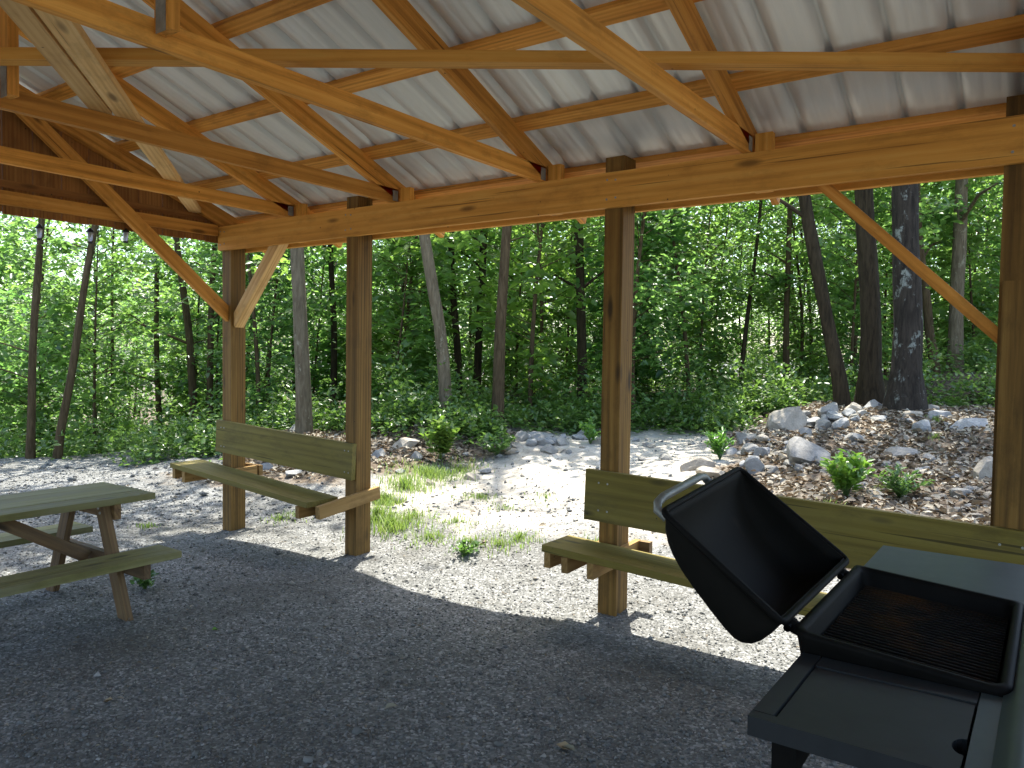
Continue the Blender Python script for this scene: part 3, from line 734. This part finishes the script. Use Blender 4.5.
ROCKS = [ # px, py of centre, px width, px height, material, label
 (789,421,36,30,'rock_tan','largest pale tan boulder at the crest of the mound left of the leaning trunk'),
 (827,412,24,18,'rock_grey','grey brown boulder behind the pale boulders at the foot of the leaning trunk'),
 (824,424,22,14,'rock_grey','rounded grey stone right of the largest tan boulder'),
 (842,424,20,15,'rock_blue','bluish stone just below the leaning dark trunk'),
 (872,407,20,12,'rock_blue','pale stone at the foot of the dark straight trunk'),
 (904,411,22,9,'rock_tan','tan stone at the foot of the thick lichened trunk'),
 (938,415,30,12,'rock_blue','blue grey flat stone right of the thick lichened trunk'),
 (922,429,19,13,'rock_blue','pale upright stone in the leaf litter below the blue grey flat stone'),
 (969,429,42,13,'rock_blue','long flat bluish slab on the mound next to the right post'),
 (804,457,54,26,'rock_grey','broad flat grey boulder half buried on the mound above the grill lid'),
 (899,456,42,12,'rock_grey','long low pale stone in the middle of the leaf litter'),
 (856,436,20,11,'rock_grey','dull brown grey stone among dead leaves on the mound'),
 (756,468,24,19,'rock_blue','angular bluish stone lowest in the pile above the grill lid'),
 (763,457,16,12,'rock_blue','small slanted stone in the middle of the pile left of the broad boulder'),
 (750,452,22,12,'rock_grey','flat grey stone at the top of the pile left of the broad boulder'),
 (744,440,20,14,'rock_grey','grey stone at the dirt track edge above the stone pile'),
 (700,462,36,14,'rock_tan','long tan slab slanting beside the bright green tuft'),
 (716,472,32,13,'rock_tan','pale flat slab just behind the grill handle'),
 (983,474,24,34,'rock_tan','large upright pale stone against the right post'),
 (962,492,19,12,'rock_grey','grey stone at the right below the small round stone'),
 (955,479,11,8,'rock_blue','small round bluish stone at the right of the leaf litter'),
 (804,432,18,10,'rock_grey','grey stone in front of the largest tan boulder'),
 (773,471,13,12,'rock_grey','small dark stone beside the angular bluish stone'),
 (406,443,26,16,'rock_tan','tan slab tilted against the slope right of the second post'),
 (379,456,15,15,'rock_blue','blue grey stone right beside the second post'),
 (417,455,13,10,'rock_blue','small pale stone right of the tan tilted slab'),
 (490,427,18,17,'rock_blue','upright blue grey stone at the foot of the brown trunk'),
 (535,434,32,13,'rock_blue','widest flat blue grey stone at the edge of the woods'),
 (543,443,20,11,'rock_blue','blue grey wedge stone below the widest flat stone'),
 (562,443,20,8,'rock_grey','flat stone right of the blue grey wedge stone'),
 (552,452,22,9,'rock_grey','lowest flat stone of the group on the dirt track'),
 (581,434,11,9,'rock_grey','small grey stone beside the yellow green sprig'),
 (430,484,13,6,'rock_tan','small tan stone in the yellow green grass mound'),
 (472,477,17,8,'rock_tan','low tan stone at the right end of the grass mound'),
 (399,502,15,7,'rock_grey','low grey stone in the grass right of the second post'),
 (297,431,17,13,'rock_grey','pale round stone at the foot of the stout grey trunk'),
 (267,468,19,12,'rock_blue','pale stone seen between the bench seat and backrest'),
 (294,474,18,8,'rock_blue','flat stone seen under the middle of the bench backrest'),
 (190,463,20,8,'rock_grey','low grey stone at the gravel edge left of the first bench'),
]
rm = {}
for k, (px, py, wpx, hpx, mt, lab) in enumerate(ROCKS):
    p, dp = G(px, py + hpx*.25); w = 1.08*wpx*dp/FPX; h = max(hpx*dp/FPX*1.3, w*.3)
    me = rock_mesh(w, w*random.uniform(.75, 1.0), h, k+3)
    o = link('rock', me, M[mt]); o.location = toground(p) + V((0, 0, h*.10)); o.rotation_euler = (random.uniform(-.12,.12), random.uniform(-.12,.12), .6 + random.uniform(-.35, .35))
    if px == 700: o.rotation_euler = (0, -.1, 1.1); o.scale = (1.1, .5, 1)
    tag(o, lab, 'rock', 'rocks along the woods edge and mound')
for k in range(46):
    if k < 24: px, py = random.uniform(768, 945), 0; py = 430 - 18*min(1, (px-768)/60) + random.uniform(-3, 10); g = 'along the crest of the mound at the foot of the trunks'
    elif k < 38: px, py = random.uniform(728, 792), random.uniform(438, 482); g = 'in the pile at the left end of the mound'
    else: px, py = random.uniform(500, 600), random.uniform(434, 448); g = 'in the row of stones where the track meets the woods'
    p, dp = G(px, py); w = random.uniform(10, 21)*dp/FPX; h = w*random.uniform(.4, .75)
    mt = random.choice(('rock_grey', 'rock_blue', 'rock_blue', 'rock_tan'))
    o = link('rock', rock_mesh(w, w*random.uniform(.6, 1), h, 300+k, sub=3), M[mt]); o.location = toground(p) + V((0, 0, h*.16)); o.rotation_euler = (random.uniform(-.3,.3), random.uniform(-.3,.3), random.uniform(0, 6.28))
    tag(o, 'pale angular stone packed ' + g, 'rock', 'angular stones ' + g)
small = [rock_mesh(1, random.uniform(.7,1), random.uniform(.45,.75), 100+k, sub=2) for k in range(6)]
for k, me in enumerate(small): me.materials.append(M[('rock_grey','rock_blue','rock_tan')[k%3]])
cnt = 0
while cnt < 130:
    if cnt < 95: px, py = random.uniform(740, 990), random.uniform(408, 520)
    elif cnt < 115: px, py = random.uniform(500, 720), random.uniform(437, 462)
    else: px, py = random.uniform(372, 500), random.uniform(440, 475)
    p, dp = G(px, py)
    if dp > 13 or p.y < 4.5: cnt += 1; continue
    o = bpy.data.objects.new('small_stone', random.choice(small)); COL.objects.link(o)
    s = random.uniform(.05, .14) * (1.0 if random.random() < .8 else 1.5)
    o.location = toground(p) + V((0,0,s*.08)); o.scale = (s, s*random.uniform(.7,1.2), s*random.uniform(.6,1)); o.rotation_euler = (random.uniform(-.3,.3), random.uniform(-.3,.3), random.uniform(0,6))
    g = 'on the leaf covered mound' if cnt < 95 else ('along the upper edge of the dirt track' if cnt < 115 else 'on the slope right of the second post')
    tag(o, 'small loose stone lying ' + g, 'stone', 'small loose stones ' + g); cnt += 1

# ------------------------------------------------------------------ leaf litter
def litter(n, sampler, size):
    P = np.array([sampler() for _ in range(n)])
    z = gz_arr(P[:, 0], P[:, 1]) + RNG.uniform(.002, .03, n)
    return leaves(np.stack([P[:, 0], P[:, 1], z], 1), RNG.uniform(*size, n), tilt=.45, droop=0, wid=.65, curl=.3)
xs = RNG.uniform(-9, 4.5, 90000); yss = RNG.uniform(4.2, 14, 90000)
fd = field(xs, yss); k = (RNG.uniform(0, 1, len(xs)) < np.clip(fd[:, 3]*1.6-.7, 0, 1) * .9 + (yss < 5.2) * fd[:, 1] * .004); xs, yss = xs[k], yss[k]
z = gz_arr(xs, yss) + RNG.uniform(.004, .035, len(xs))
A = Acc(); v, q = leaves(np.stack([xs, yss, z], 1), RNG.uniform(.035, .085, len(xs)), .5, 0, .6, curl=.3); A.add(v, q)
xs = RNG.uniform(-6, 2, 1500); yss = RNG.uniform(.8, 4.4, 1500)
v, q = leaves(np.stack([xs, yss, gz_arr(xs, yss) + .008], 1), RNG.uniform(.008, .028, 1500), .4, 0, .4, curl=.3); A.add(v, q)
tag(A.build('leaf_litter', M['litter']), 'dry brown fallen leaves covering the mound and forest floor', 'leaf litter', kind='stuff')
for k, (px, py, s) in enumerate(((384,716,.06),(556,752,.085),(575,757,.06),(218,632,.05),(113,703,.05),(272,655,.05))):
    p, dp = G(px, py, 1.2); v, q = leaves(np.array([[0, 0, .012]]), s, .3, 0, .5, curl=.3)
    o = np_mesh('fallen_leaf', v, [q], M['leaf_bright'] if px == 218 else M['litter']); o.location = toground(p)
    tag(o, {384:'single curled brown leaf lying on the shaded gravel left of the others near the middle', 556:'larger brown leaf on the gravel at the bottom edge', 575:'smaller brown leaf on the gravel next to the larger one',
            218:'small green leaf fallen on the shaded gravel', 113:'brown leaf on the dark gravel below the picnic bench', 272:'brown leaf on the gravel right of the green leaf'}[px], 'leaf', 'leaves fallen on the gravel floor')

# ------------------------------------------------------------------ grass
A = Acc()
def grass_patch(px, py, wpx, n, hgt, spread_y=.5, lean=.5):
    n = int(n*1.15)
    p, dp = G(px, py); w = wpx*dp/FPX
    for _ in range(n):
        r = abs(random.gauss(0, .42)); a = random.uniform(0, 6.28)
        x, y = p.x + r*w*math.cos(a)*.8, p.y + r*w*math.sin(a)*spread_y*1.4
        zz = ground_z(x, y); h = hgt*.52*random.uniform(.4, 1.15)*(1.15-r*.4); th = random.uniform(0, 6.28); ln = random.uniform(.1, lean*2)*h
        dx, dy = math.cos(th), math.sin(th); sx, sy = -dy*.0032*(1+h), dx*.0032*(1+h)
        v = np.array([(x-sx, y-sy, zz), (x+sx, y+sy, zz), (x+dx*ln*.4+sx*.8, y+dy*ln*.4+sy*.8, zz+h*.62), (x+dx*ln*.4-sx*.8, y+dy*ln*.4-sy*.8, zz+h*.62), (x+dx*ln+sx*.1, y+dy*ln+sy*.1, zz+h*.92), (x+dx*ln-sx*.1, y+dy*ln-sy*.1, zz+h*.92)])
        A.add(v, np.array([(0,1,2,3), (3,2,4,5)]))
for a in ((430,478,75,650,.20),(405,492,60,420,.20),(460,470,60,300,.15),(385,505,45,350,.22),(392,530,70,420,.19),(378,520,35,200,.28),(430,540,70,200,.09),(500,545,60,170,.10),(520,538,50,140,.09),(455,525,80,140,.08),(545,500,40,60,.07),
          (590,548,40,120,.09),(480,500,60,150,.10),(83,530,16,40,.06),(148,528,22,70,.08),(505,510,50,60,.08),(320,510,40,120,.12),(280,520,40,80,.10),(300,515,50,80,.1),(470,545,40,90,.09),(640,500,30,40,.07),(880,490,30,50,.1),(830,505,30,40,.1),(936,423,20,50,.12),(935,440,15,40,.1),(410,520,60,180,.14)):
    grass_patch(*a)
tag(A.build('grass', M['grass']), 'thin yellow green grass growing out of the gravel by the posts', 'grass', kind='stuff')

# ------------------------------------------------------------------ weeds and low plants
def weed(name, px, py, wpx, hpx, mat, label, nst=16, per=14, lsize=.07, fern=False, group=None, sh=1.):
    p, dp = G(px, py); p = toground(p); w = wpx*dp/FPX; h = hpx*dp/FPX
    root = empty(name, p, label, 'plant', group)
    st = Acc(); pts = []; dr = []
    for k in range(nst):
        a = random.uniform(0, 6.28); r = math.sqrt(random.random())*w/2; hh = h*(1-.45*(r/(w/2))**2)*random.uniform(.75, 1.05)
        tip = V((r*math.cos(a), r*math.sin(a), hh)); mid = V((tip.x*.35, tip.y*.35, hh*.6))
        st.tube([(0,0,-.01), mid, tip], [.004, .003, .0015], 4)
        for j in range(per):
            t = .25 + .75*j/(per-1); q_ = (1-t)*(1-t)*V((0,0,0)) + 2*t*(1-t)*mid + t*t*tip
            pts.append((q_.x+random.gauss(0,.012), q_.y+random.gauss(0,.012), q_.z)); d = tip-mid; d = V((d.x, d.y, .15)); dr.append(tuple(d.normalized()*.6))
    st.build('stem', M['leaf_low'], root)
    v, q = leaves(np.array(pts), RNG.uniform(.6, 1.2, len(pts))*lsize, .5, .1, .36 if fern else .52, dirs=np.array(dr)); A = Acc(); A.add(v, q); A.build('leaves', M[mat], root)
    return root
weed('weed', 720, 461, 34, 30, 'leaf_bright', 'bright green bushy tuft growing by the long tan slab on the track edge', 22, 12, .07, True)
weed('weed', 846, 500, 52, 46, 'leaf_bright', 'bright green leafy weed rising behind the bench backrest beside the grill lid', 20, 14, .085)
weed('weed', 900, 500, 52, 34, 'leaf_low', 'lower spreading weed right of the bright leafy one in the leaf litter', 20, 13, .065, True)
weed('weed', 464, 558, 38, 14, 'leaf_low', 'small dark green weed lying flat on the sunlit gravel', 11, 9, .05)
weed('weed', 440, 462, 40, 46, 'leaf_low', 'leafy green shrub seedling on the slope behind the grass mound', 20, 16, .10)
weed('weed', 590, 447, 32, 24, 'leaf_bright', 'yellow green sprig at the far end of the dirt track left of third post', 9, 10, .08)
weed('weed', 145, 590, 30, 16, 'leaf_low', 'dark weed on the shaded gravel under the end of the picnic bench', 9, 9, .045)
weed('weed', 497, 455, 44, 26, 'leaf_low', 'low broad leaved weed below the upright blue grey stone', 14, 12, .08)

# undergrowth along the edge of the woods
A = Acc(); stz = Acc()
def clump(p, r, h, n, ls):
    u = RNG.normal(0, 1, (n, 3)); u /= np.linalg.norm(u, axis=1, keepdims=True); u[:, 2] = np.abs(u[:, 2])
    rad = RNG.uniform(.35, 1, n)[:, None]**.5
    P = np.array(p)[None] + u*rad*np.array([r, r, h])[None]
    v, q = leaves(P, RNG.uniform(.6, 1.25, n)*ls, .5, .1, .55, dirs=u*.6); A.add(v, q)
def band(px0, px1, pyf, d0, d1, n, h, ls=.085, r=.32, leaves_n=90):
    for _ in range(n):
        px = random.uniform(px0, px1); d = random.uniform(d0, d1); p = at(px, 400, d); p.z = ground_z(p.x, p.y)
        hs = random.choice((.35, .6, .8, 1, 1.2, 1.9))
        clump(p, r*random.uniform(.5, 1.3), h*hs*random.uniform(.8, 1.2), leaves_n, ls)
band(-40, 130, 0, 10.4, 14, 40, .55, .09, .4); band(120, 230, 0, 9.9, 13, 55, .42); band(215, 345, 0, 10.3, 13, 60, .45); band(370, 470, 0, 10.2, 13, 60, .5)
band(365, 430, 0, 9.6, 10.3, 12, .3); band(470, 610, 0, 10.6, 13.5, 70, .5); band(600, 800, 0, 10.9, 14, 110, .5); band(690, 800, 0, 10.4, 11.2, 22, .35)
band(800, 860, 0, 10.8, 14, 25, .5); band(920, 1010, 0, 11, 15, 40, .6); band(-100, 250, 0, 14, 26, 130, .8, .12, .6, 70); band(230, 1060, 0, 14.5, 24, 200, .8, .12, .6, 70); band(440, 500, 0, 9.4, 10.0, 14, .28)
tag(A.build('undergrowth', M['leaf_low']), 'low leafy undergrowth along the edge of the woods', 'undergrowth', kind='stuff')

# ------------------------------------------------------------------ trees
def crown_points(H, R, nb, per, z0, rng, flat=.09, asc=.35, trunk=lambda z: (0, 0)):
    """leaf positions on tiered branches; returns points, branch polylines"""
    pts = []; br = []
    for k in range(nb):
        t = (k + rng.uniform(0, 1)) / nb; z = z0 + (H - z0) * t
        pr = math.sin(math.pi * min(1, .22 + .78*(1 - t)))**.8 if t > .02 else .7
        L = R * (.35 + .75*pr) * rng.uniform(.55, 1.1); a = rng.uniform(0, 6.28)
        el = asc * rng.uniform(.2, 1.5) + .5*t*asc
        tx, ty = trunk(z); b0 = np.array([tx, ty, z]); d = np.array([math.cos(a), math.sin(a), math.tan(el)])
        tip = b0 + d*L*np.array([1,1,.8]) ; mid = b0 + d*L*.5 + np.array([0, 0, .05*L])
        br.append((b0, mid, tip, L))
        n = int(per * (.4 + .6*L/R))
        s = rng.uniform(.18, 1.05, n); c = b0[None]*((1-s)**2)[:, None] + mid[None]*(2*s*(1-s))[:, None] + tip[None]*(s**2)[:, None]
        lat = rng.normal(0, 1, n) * .24 * L * (1.15 - .55*s)
        side = np.array([-math.sin(a), math.cos(a), 0])
        c = c + side[None]*lat[:, None] + np.stack([np.zeros(n), np.zeros(n), rng.normal(0, flat, n) - .12*np.abs(lat)], 1)
        pts.append(c)
    return np.concatenate(pts), br
def sapling_proto(H, R, nb, per, ls, seed, mat='leaf', z0=.5, tr=.022):
    rng = np.random.default_rng(seed); ph = rng.uniform(0, 6, 2); am = rng.uniform(.08, .25)
    tk = lambda z: (am*math.sin(z*.6+ph[0]) - am*math.sin(ph[0]), am*math.sin(z*.5+ph[1]) - am*math.sin(ph[1]))
    pts, br = crown_points(H, R, nb, per, z0, rng, trunk=tk)
    A = Acc(); v, q = leaves(pts, rng.uniform(.6, 1.2, len(pts))*ls, .6, .2, .56, rng); A.add(v, q)
    T = Acc(); zz = np.linspace(-.25, H, 12); T.tube([(*tk(z), z) for z in zz], [tr*(1-.85*max(z,0)/H)+.002 for z in zz], 6)
    for b0, mid, tip, L in br: T.tube([b0, mid, tip], [.004+.003*L, .003+.002*L, .0015], 4)
    cr = A.build('crown', M[mat]); trk = T.build('trunk', M['bark_brown'])
    return cr, trk
PROT = []
for k, (H, R, nb, per, ls) in enumerate(((5.2, 1.35, 46, 74, .108), (4.2, 1.15, 42, 70, .104), (6.4, 1.5, 50, 76, .116), (3.0, 1.0, 34, 70, .10), (7.6, 1.7, 54, 76, .126), (4.6, 1.3, 40, 66, .105), (6.0, 1.4, 42, 66, .112), (4.8, 1.35, 44, 58, .155), (3.4, 1.1, 36, 55, .17))):
    cr, tk = sapling_proto(H, R, nb, per, ls, 40+k, tr=.02+.006*H/2, z0=.35)
    PROT.append((cr.data, tk.data, H)); bpy.data.objects.remove(cr); bpy.data.objects.remove(tk)
def sapling(p, proto, sc, label, group, rz):
    cm, tm, H = PROT[proto]
    r = empty('sapling', p, label, 'sapling', group, rz); r.scale = (sc, sc, sc*random.uniform(.9, 1.12))
    for nm, me in (('crown', cm), ('trunk', tm)):
        o = bpy.data.objects.new(nm, me); COL.objects.link(o); o.parent = r
def far_enough(p, L, d): return all((p.x-a.x)**2 + (p.y-a.y)**2 > d*d for a in L)
placed = []
KEEP = [(32,10.7),(70,10.7),(188,14),(160,15),(211,14),(301,10.2),(333,14.5),(437,10.3),(457,13.5),(480,14),(502,10.6),(581,12.5),(830,10.2),(868,10.3),(906,9.7),(926,13),(957,13),(787,14),(748,14)]   # (px, depth) of trunks that stay in view
def scatter(n, px0, px1, d0, d1, protos, mind, label, group, s0=.8, s1=1.2):
    c = t = 0
    while c < n and t < n*40:
        t += 1
        px = random.uniform(px0, px1); d = math.sqrt(random.uniform(d0*d0, d1*d1)); p = at(px, 400, d)
        if not far_enough(p, placed, mind): continue
        if any(d < td + .6 and abs(px - tpx) < 20 + 330/d for tpx, td in KEEP): continue
        placed.append(p); p.z = ground_z(p.x, p.y) - .05
        sapling(p, random.choice(protos), random.uniform(s0, s1), label, group, random.uniform(0, 6.28)); c += 1
    return c
# left: a looser, sunnier stand; centre and right: a dense wall
scatter(12, -80, 235, 12, 17, (5, 7, 8), 1.2, 'thin leafy sapling in the sunny woods beyond the gravel on the left', 'saplings in the sunny left woods')
scatter(26, -160, 260, 17, 30, (5, 6, 6), 1.3, 'thin leafy sapling in the sunny woods beyond the gravel on the left', 'saplings in the sunny left woods')
scatter(26, 235, 640, 11.6, 15.5, (0, 7, 2, 8), 1.05, 'leafy sapling in the dense thicket behind the posts', 'saplings in the thicket behind the posts')
scatter(46, 235, 640, 15, 27, (5, 2, 4, 6), 1.1, 'leafy sapling in the dense thicket behind the posts', 'saplings in the thicket behind the posts')
scatter(22, 640, 1060, 12.2, 16, (0, 7, 2, 8), 1.1, 'leafy sapling in the woods behind the rocky mound', 'saplings behind the mound')
scatter(42, 640, 1120, 16, 27, (5, 2, 4, 6), 1.2, 'leafy sapling in the woods behind the rocky mound', 'saplings behind the mound')
scatter(64, -120, 1150, 26, 42, (2, 4, 6), 1.6, 'distant leafy sapling deep in the woods', 'saplings deep in the woods', 1.0, 1.45)

# tall trees: own trunk each, shared high crowns
CANO = []
for k, (H, R, nb, per, ls) in enumerate(((6, 2.4, 26, 60, .14), (5, 2.0, 24, 55, .14), (7, 2.6, 28, 65, .15))):
    rng = np.random.default_rng(80+k); pts, br = crown_points(H, R, nb, per, 0, rng, flat=.14)
    A = Acc(); v, q = leaves(pts, rng.uniform(.6, 1.2, len(pts))*ls, .6, .2, .56, rng); A.add(v, q)
    o = A.build('crown', M['leaf_hi']); B = Acc()
    for b0, mid, tip, L in br: B.tube([b0, mid, tip], [.012+.012*L, .01+.008*L, .003], 5)
    b = B.build('limbs', M['bark_brown']); CANO.append((o.data, b.data, H)); bpy.data.objects.remove(o); bpy.data.objects.remove(b)
def tree(base, tops, wpx, dep, H, bark, label, ci, flare=1.25, wig=.04, cscale=1., cz=.55, limbs=(), sprays=0, coff=(0, 0, 0)):
    """base pixel, a visible upper point (px,py), trunk width in px at depth dep"""
    p = at(base[0], base[1], dep); p = V((p.x, p.y, ground_z(p.x, p.y)))
    pl = [p]
    for (px, py) in tops: pl.append(at(px, py, dep))
    d = (pl[-1]-pl[-2]); d = V((d.x*.6, d.y*.6, d.z)).normalized() if len(pl) > 1 else V((0,0,1))
    pl.append(pl[-1] + d * max(.5, H - (pl[-1].z - p.z)))
    r0 = wpx*dep/FPX/2
    root = empty('tree', p, label, 'tree', None)
    # resample
    cum = [0]
    for a, b in zip(pl, pl[1:]): cum.append(cum[-1] + (b-a).length)
    N = 26; pts = []; rad = []; sd = random.uniform(0, 50)
    for i in range(N+1):
        s = cum[-1]*i/N; k = max(j for j in range(len(cum)-1) if cum[j] <= s + 1e-9); f = (s-cum[k])/(cum[k+1]-cum[k])
        q_ = pl[k].lerp(pl[k+1], f) - p
        q_ += V((noise.noise(V((s*.45, sd, 0))), noise.noise(V((s*.45, 0, sd))), 0))*wig*min(1, s/1.0)
        pts.append(q_); t = s/cum[-1]
        rad.append(r0*(1-.72*t)*(1 + (flare-1)*math.exp(-s/.22)))
    pts[0] = pts[0] + V((0,0,-.2))
    T = Acc(); T.tube(pts, rad, 14, .14, sd)
    for (zf, az, L, el) in limbs:
        i = int(zf*N); b = pts[i]; e = b + V((math.cos(az), math.sin(az), el))*L; mid = b.lerp(e, .5) + V((0,0,.12*L))
        T.tube([b, mid, e], [rad[i]*.4, rad[i]*.28, rad[i]*.1], 6)
    fol = []
    for _ in range(sprays):
        i = int(random.uniform(.12, .62)*N); b = pts[i]; az = math.atan2(p.y, p.x) + random.uniform(-1.75, 1.75); L = random.uniform(.5, 1.1); e = b + V((math.cos(az), math.sin(az), random.uniform(-.05, .35)))*L
        mid = b.lerp(e, .5) + V((0, 0, .1*L)); T.tube([b, mid, e], [.012, .008, .003], 5)
        k_ = int(random.uniform(40, 90)); s_ = RNG.uniform(.35, 1.1, k_)[:, None]
        fol.append(np.array(b)[None]*(1-s_) + np.array(e)[None]*s_ + RNG.normal(0, 1, (k_, 3))*np.array([.17, .17, .09])*L)
    T.build('trunk', M[bark], root, True)
    if fol:
        fp = np.concatenate(fol); A = Acc(); v, q = leaves(fp, RNG.uniform(.6, 1.25, len(fp))*.12, .6, .25, .6); A.add(v, q); A.build('foliage', M['leaf'], root)
    cm, lm, CH = CANO[ci]
    i = int(cz*N); c = pts[i]
    co = bpy.data.objects.new('crown', cm); COL.objects.link(co); co.parent = root; co.location = c + V(coff); co.rotation_euler = (0,0,random.uniform(0,6.28)); s = cscale*(pts[-1].z-c.z+.6)/CH; co.scale = (max(s,.6)*cscale, max(s,.6)*cscale, max(s, .6))
    lo = bpy.data.objects.new('limbs', lm); COL.objects.link(lo); lo.parent = co
    return root
TREES = [
 ((30,466), [(34,350),(41,222)], 8, 10.7, 9.5, 'bark_brown', 'slender dark leaning tree at the gravel edge, nearest the left border', 1),
 ((56,466), [(72,360),(94,232)], 8, 10.7, 9.5, 'bark_brown', 'slender dark tree leaning right, second from the left border', 0),
 ((196,408), [(190,340),(176,235)], 8.5, 14, 10, 'bark_brown', 'thin brown tree leaning left just behind the gable brace end', 1),
 ((160,440), [(159,380),(158,320)], 6, 15, 8, 'bark_brown', 'thin straight dark tree between the second leaning tree and the corner post', 1),
 ((209,405), [(211,330),(215,250)], 7, 14, 10, 'bark_brown', 'thin brown tree standing next to the left side of the corner post', 0),
 ((305,433), [(302,340),(297,248)], 15.5, 10.2, 12, 'bark_grey', 'stout straight grey tree between the first two posts', 2),
 ((334,400), [(333,330),(331,245)], 7, 14.5, 10, 'bark_dark', 'thin dark tree just left of the second post', 1),
 ((447,418), [(438,330),(424,232)], 13, 10.3, 11, 'bark_grey', 'pale grey tree leaning left, first right of the second post', 0),
 ((460,402), [(457,350),(453,290)], 8, 13.5, 9, 'bark_dark', 'dark tree close behind the pale leaning one', 1),
 ((477,385), [(480,310),(484,228)], 8.5, 14, 11, 'bark_dark', 'straight dark tree between the pale leaning tree and the brown one', 1),
 ((497,432), [(500,340),(508,226)], 12, 10.6, 11, 'bark_brown', 'brown tree rising behind the upright blue grey stone', 0),
 ((583,405), [(581,320),(579,222)], 10.5, 12.5, 11, 'bark_dark', 'dark tree standing just left of the third post', 2),
 ((647,350), [(645,300),(643,215)], 7, 17, 11, 'bark_dark', 'thin shaded tree just right of the third post', 1),
 ((845,408), [(828,320),(803,195)], 14.5, 10.2, 11, 'bark_dark', 'dark leaning tree at the top of the rocky mound', 0),
 ((871,407), [(868,300),(864,205)], 21, 10.3, 13, 'bark_dark', 'straight dark tree between the leaning tree and the thick lichened one', 2),
 ((905,411), [(906,300),(907,185)], 27, 9.7, 14, 'bark_lichen', 'thickest tree with lichen patches and flared foot on the mound', 2),
 ((936,405), [(928,330),(918,240)], 9, 13, 10, 'bark_brown', 'thin brown tree directly right of the thick lichened one', 1),
 ((954,402), [(957,300),(962,180)], 14, 13, 13, 'bark_grey', 'smooth grey tree nearest to the right post', 2),
 ((786,402), [(787,320),(790,215)], 6.5, 14, 9, 'bark_brown', 'thin pale brown tree left of the dark leaning tree', 1),
 ((739,395), [(745,340),(752,285)], 5, 14, 6, 'bark_dark', 'very thin crooked tree in the thicket far left of the mound trees', 1),
 ((112,440), [(112,390),(113,300)], 4, 15, 7, 'bark_brown', 'very thin straight tree in the left woods with a pole like trunk', 1),
 ((98,435), [(96,390),(95,330)], 3.5, 15, 6, 'bark_brown', 'thinnest pole like tree of the left woods', 1),
]
for k, (b, tops, w, d, H, bark, lab, ci) in enumerate(TREES):
    thick = w*d/FPX
    lim = [] if thick < .115 else [(random.uniform(.2,.5), random.uniform(0,6.28), random.uniform(.6,1.4), random.uniform(.1,.6)) for _ in range(3)]
    if b[0] == 196: lim = [(.22, math.radians(215), 2.0, .15)]
    tree(b, tops, w, d, H, bark, lab, ci, flare=1.7 if w > 20 else 1.25, coff={30: (1.6, -.5, 0), 56: (2.1, -.2, 0), 305: (.2, -.6, 0)}.get(b[0], (0, 0, 0)), sprays=random.choice((3, 4, 5)), cscale=(.9 if thick > .1 else .7) * (1.15 if b[0] in (30, 56) else .75 if b[0] < 220 else 1.2 if b[0] == 305 else (.62 if 300 < b[0] < 720 and d < 13 else 1)), limbs=lim, wig=.05)
# tall trees deeper in the woods
for k in range(9):
    px = random.uniform(-120, 1120); d = random.uniform(17, 34)
    p = at(px, 400, d); H = random.uniform(9, 14)
    if px < 260: continue
    tree((px, 400), [(px+random.uniform(-8,8), 300)], random.uniform(.10,.26)*FPX/d, d, H, random.choice(('bark_dark','bark_brown')), 'tall dark trunked tree deep in the woods', random.choice((0,1,2)), cz=.5)['group'] = 'tall trees deep in the woods'

# ------------------------------------------------------------------ light
sd = V((-.45, .75, 2.4)).normalized(); el = math.asin(sd.z); az = math.atan2(sd.x, sd.y)
w = bpy.data.worlds.new('World'); S.world = w; w.use_nodes = True
nt = w.node_tree; sky = nt.nodes.new('ShaderNodeTexSky'); sky.sky_type = 'NISHITA'; sky.sun_disc = False
sky.sun_elevation = el; sky.sun_rotation = az; sky.air_density = 1.0; sky.dust_density = 2.2; sky.ozone_density = 1
bg = nt.nodes['Background']; bg.inputs['Strength'].default_value = .15; nt.links.new(sky.outputs[0], bg.inputs['Color'])
sl = bpy.data.lights.new('sun', 'SUN'); sl.energy = 3.6; sl.angle = math.radians(.53); sl.color = (1, .96, .89)
so = bpy.data.objects.new('sun', sl); COL.objects.link(so); so.rotation_euler = sd.to_track_quat('Z', 'Y').to_euler(); so.location = (0, 0, 20)
vs_ = S.view_settings; S.display_settings.display_device = 'sRGB'
vs_.view_transform = 'Standard'; vs_.look = 'None'; vs_.gamma = 1; vs_.use_curve_mapping = False; vs_.exposure = 2.05
c = S.cycles; c.use_denoising = True; c.max_bounces = 14; c.diffuse_bounces = 8; c.transmission_bounces = 8; c.glossy_bounces = 4
c.sample_clamp_indirect = 6
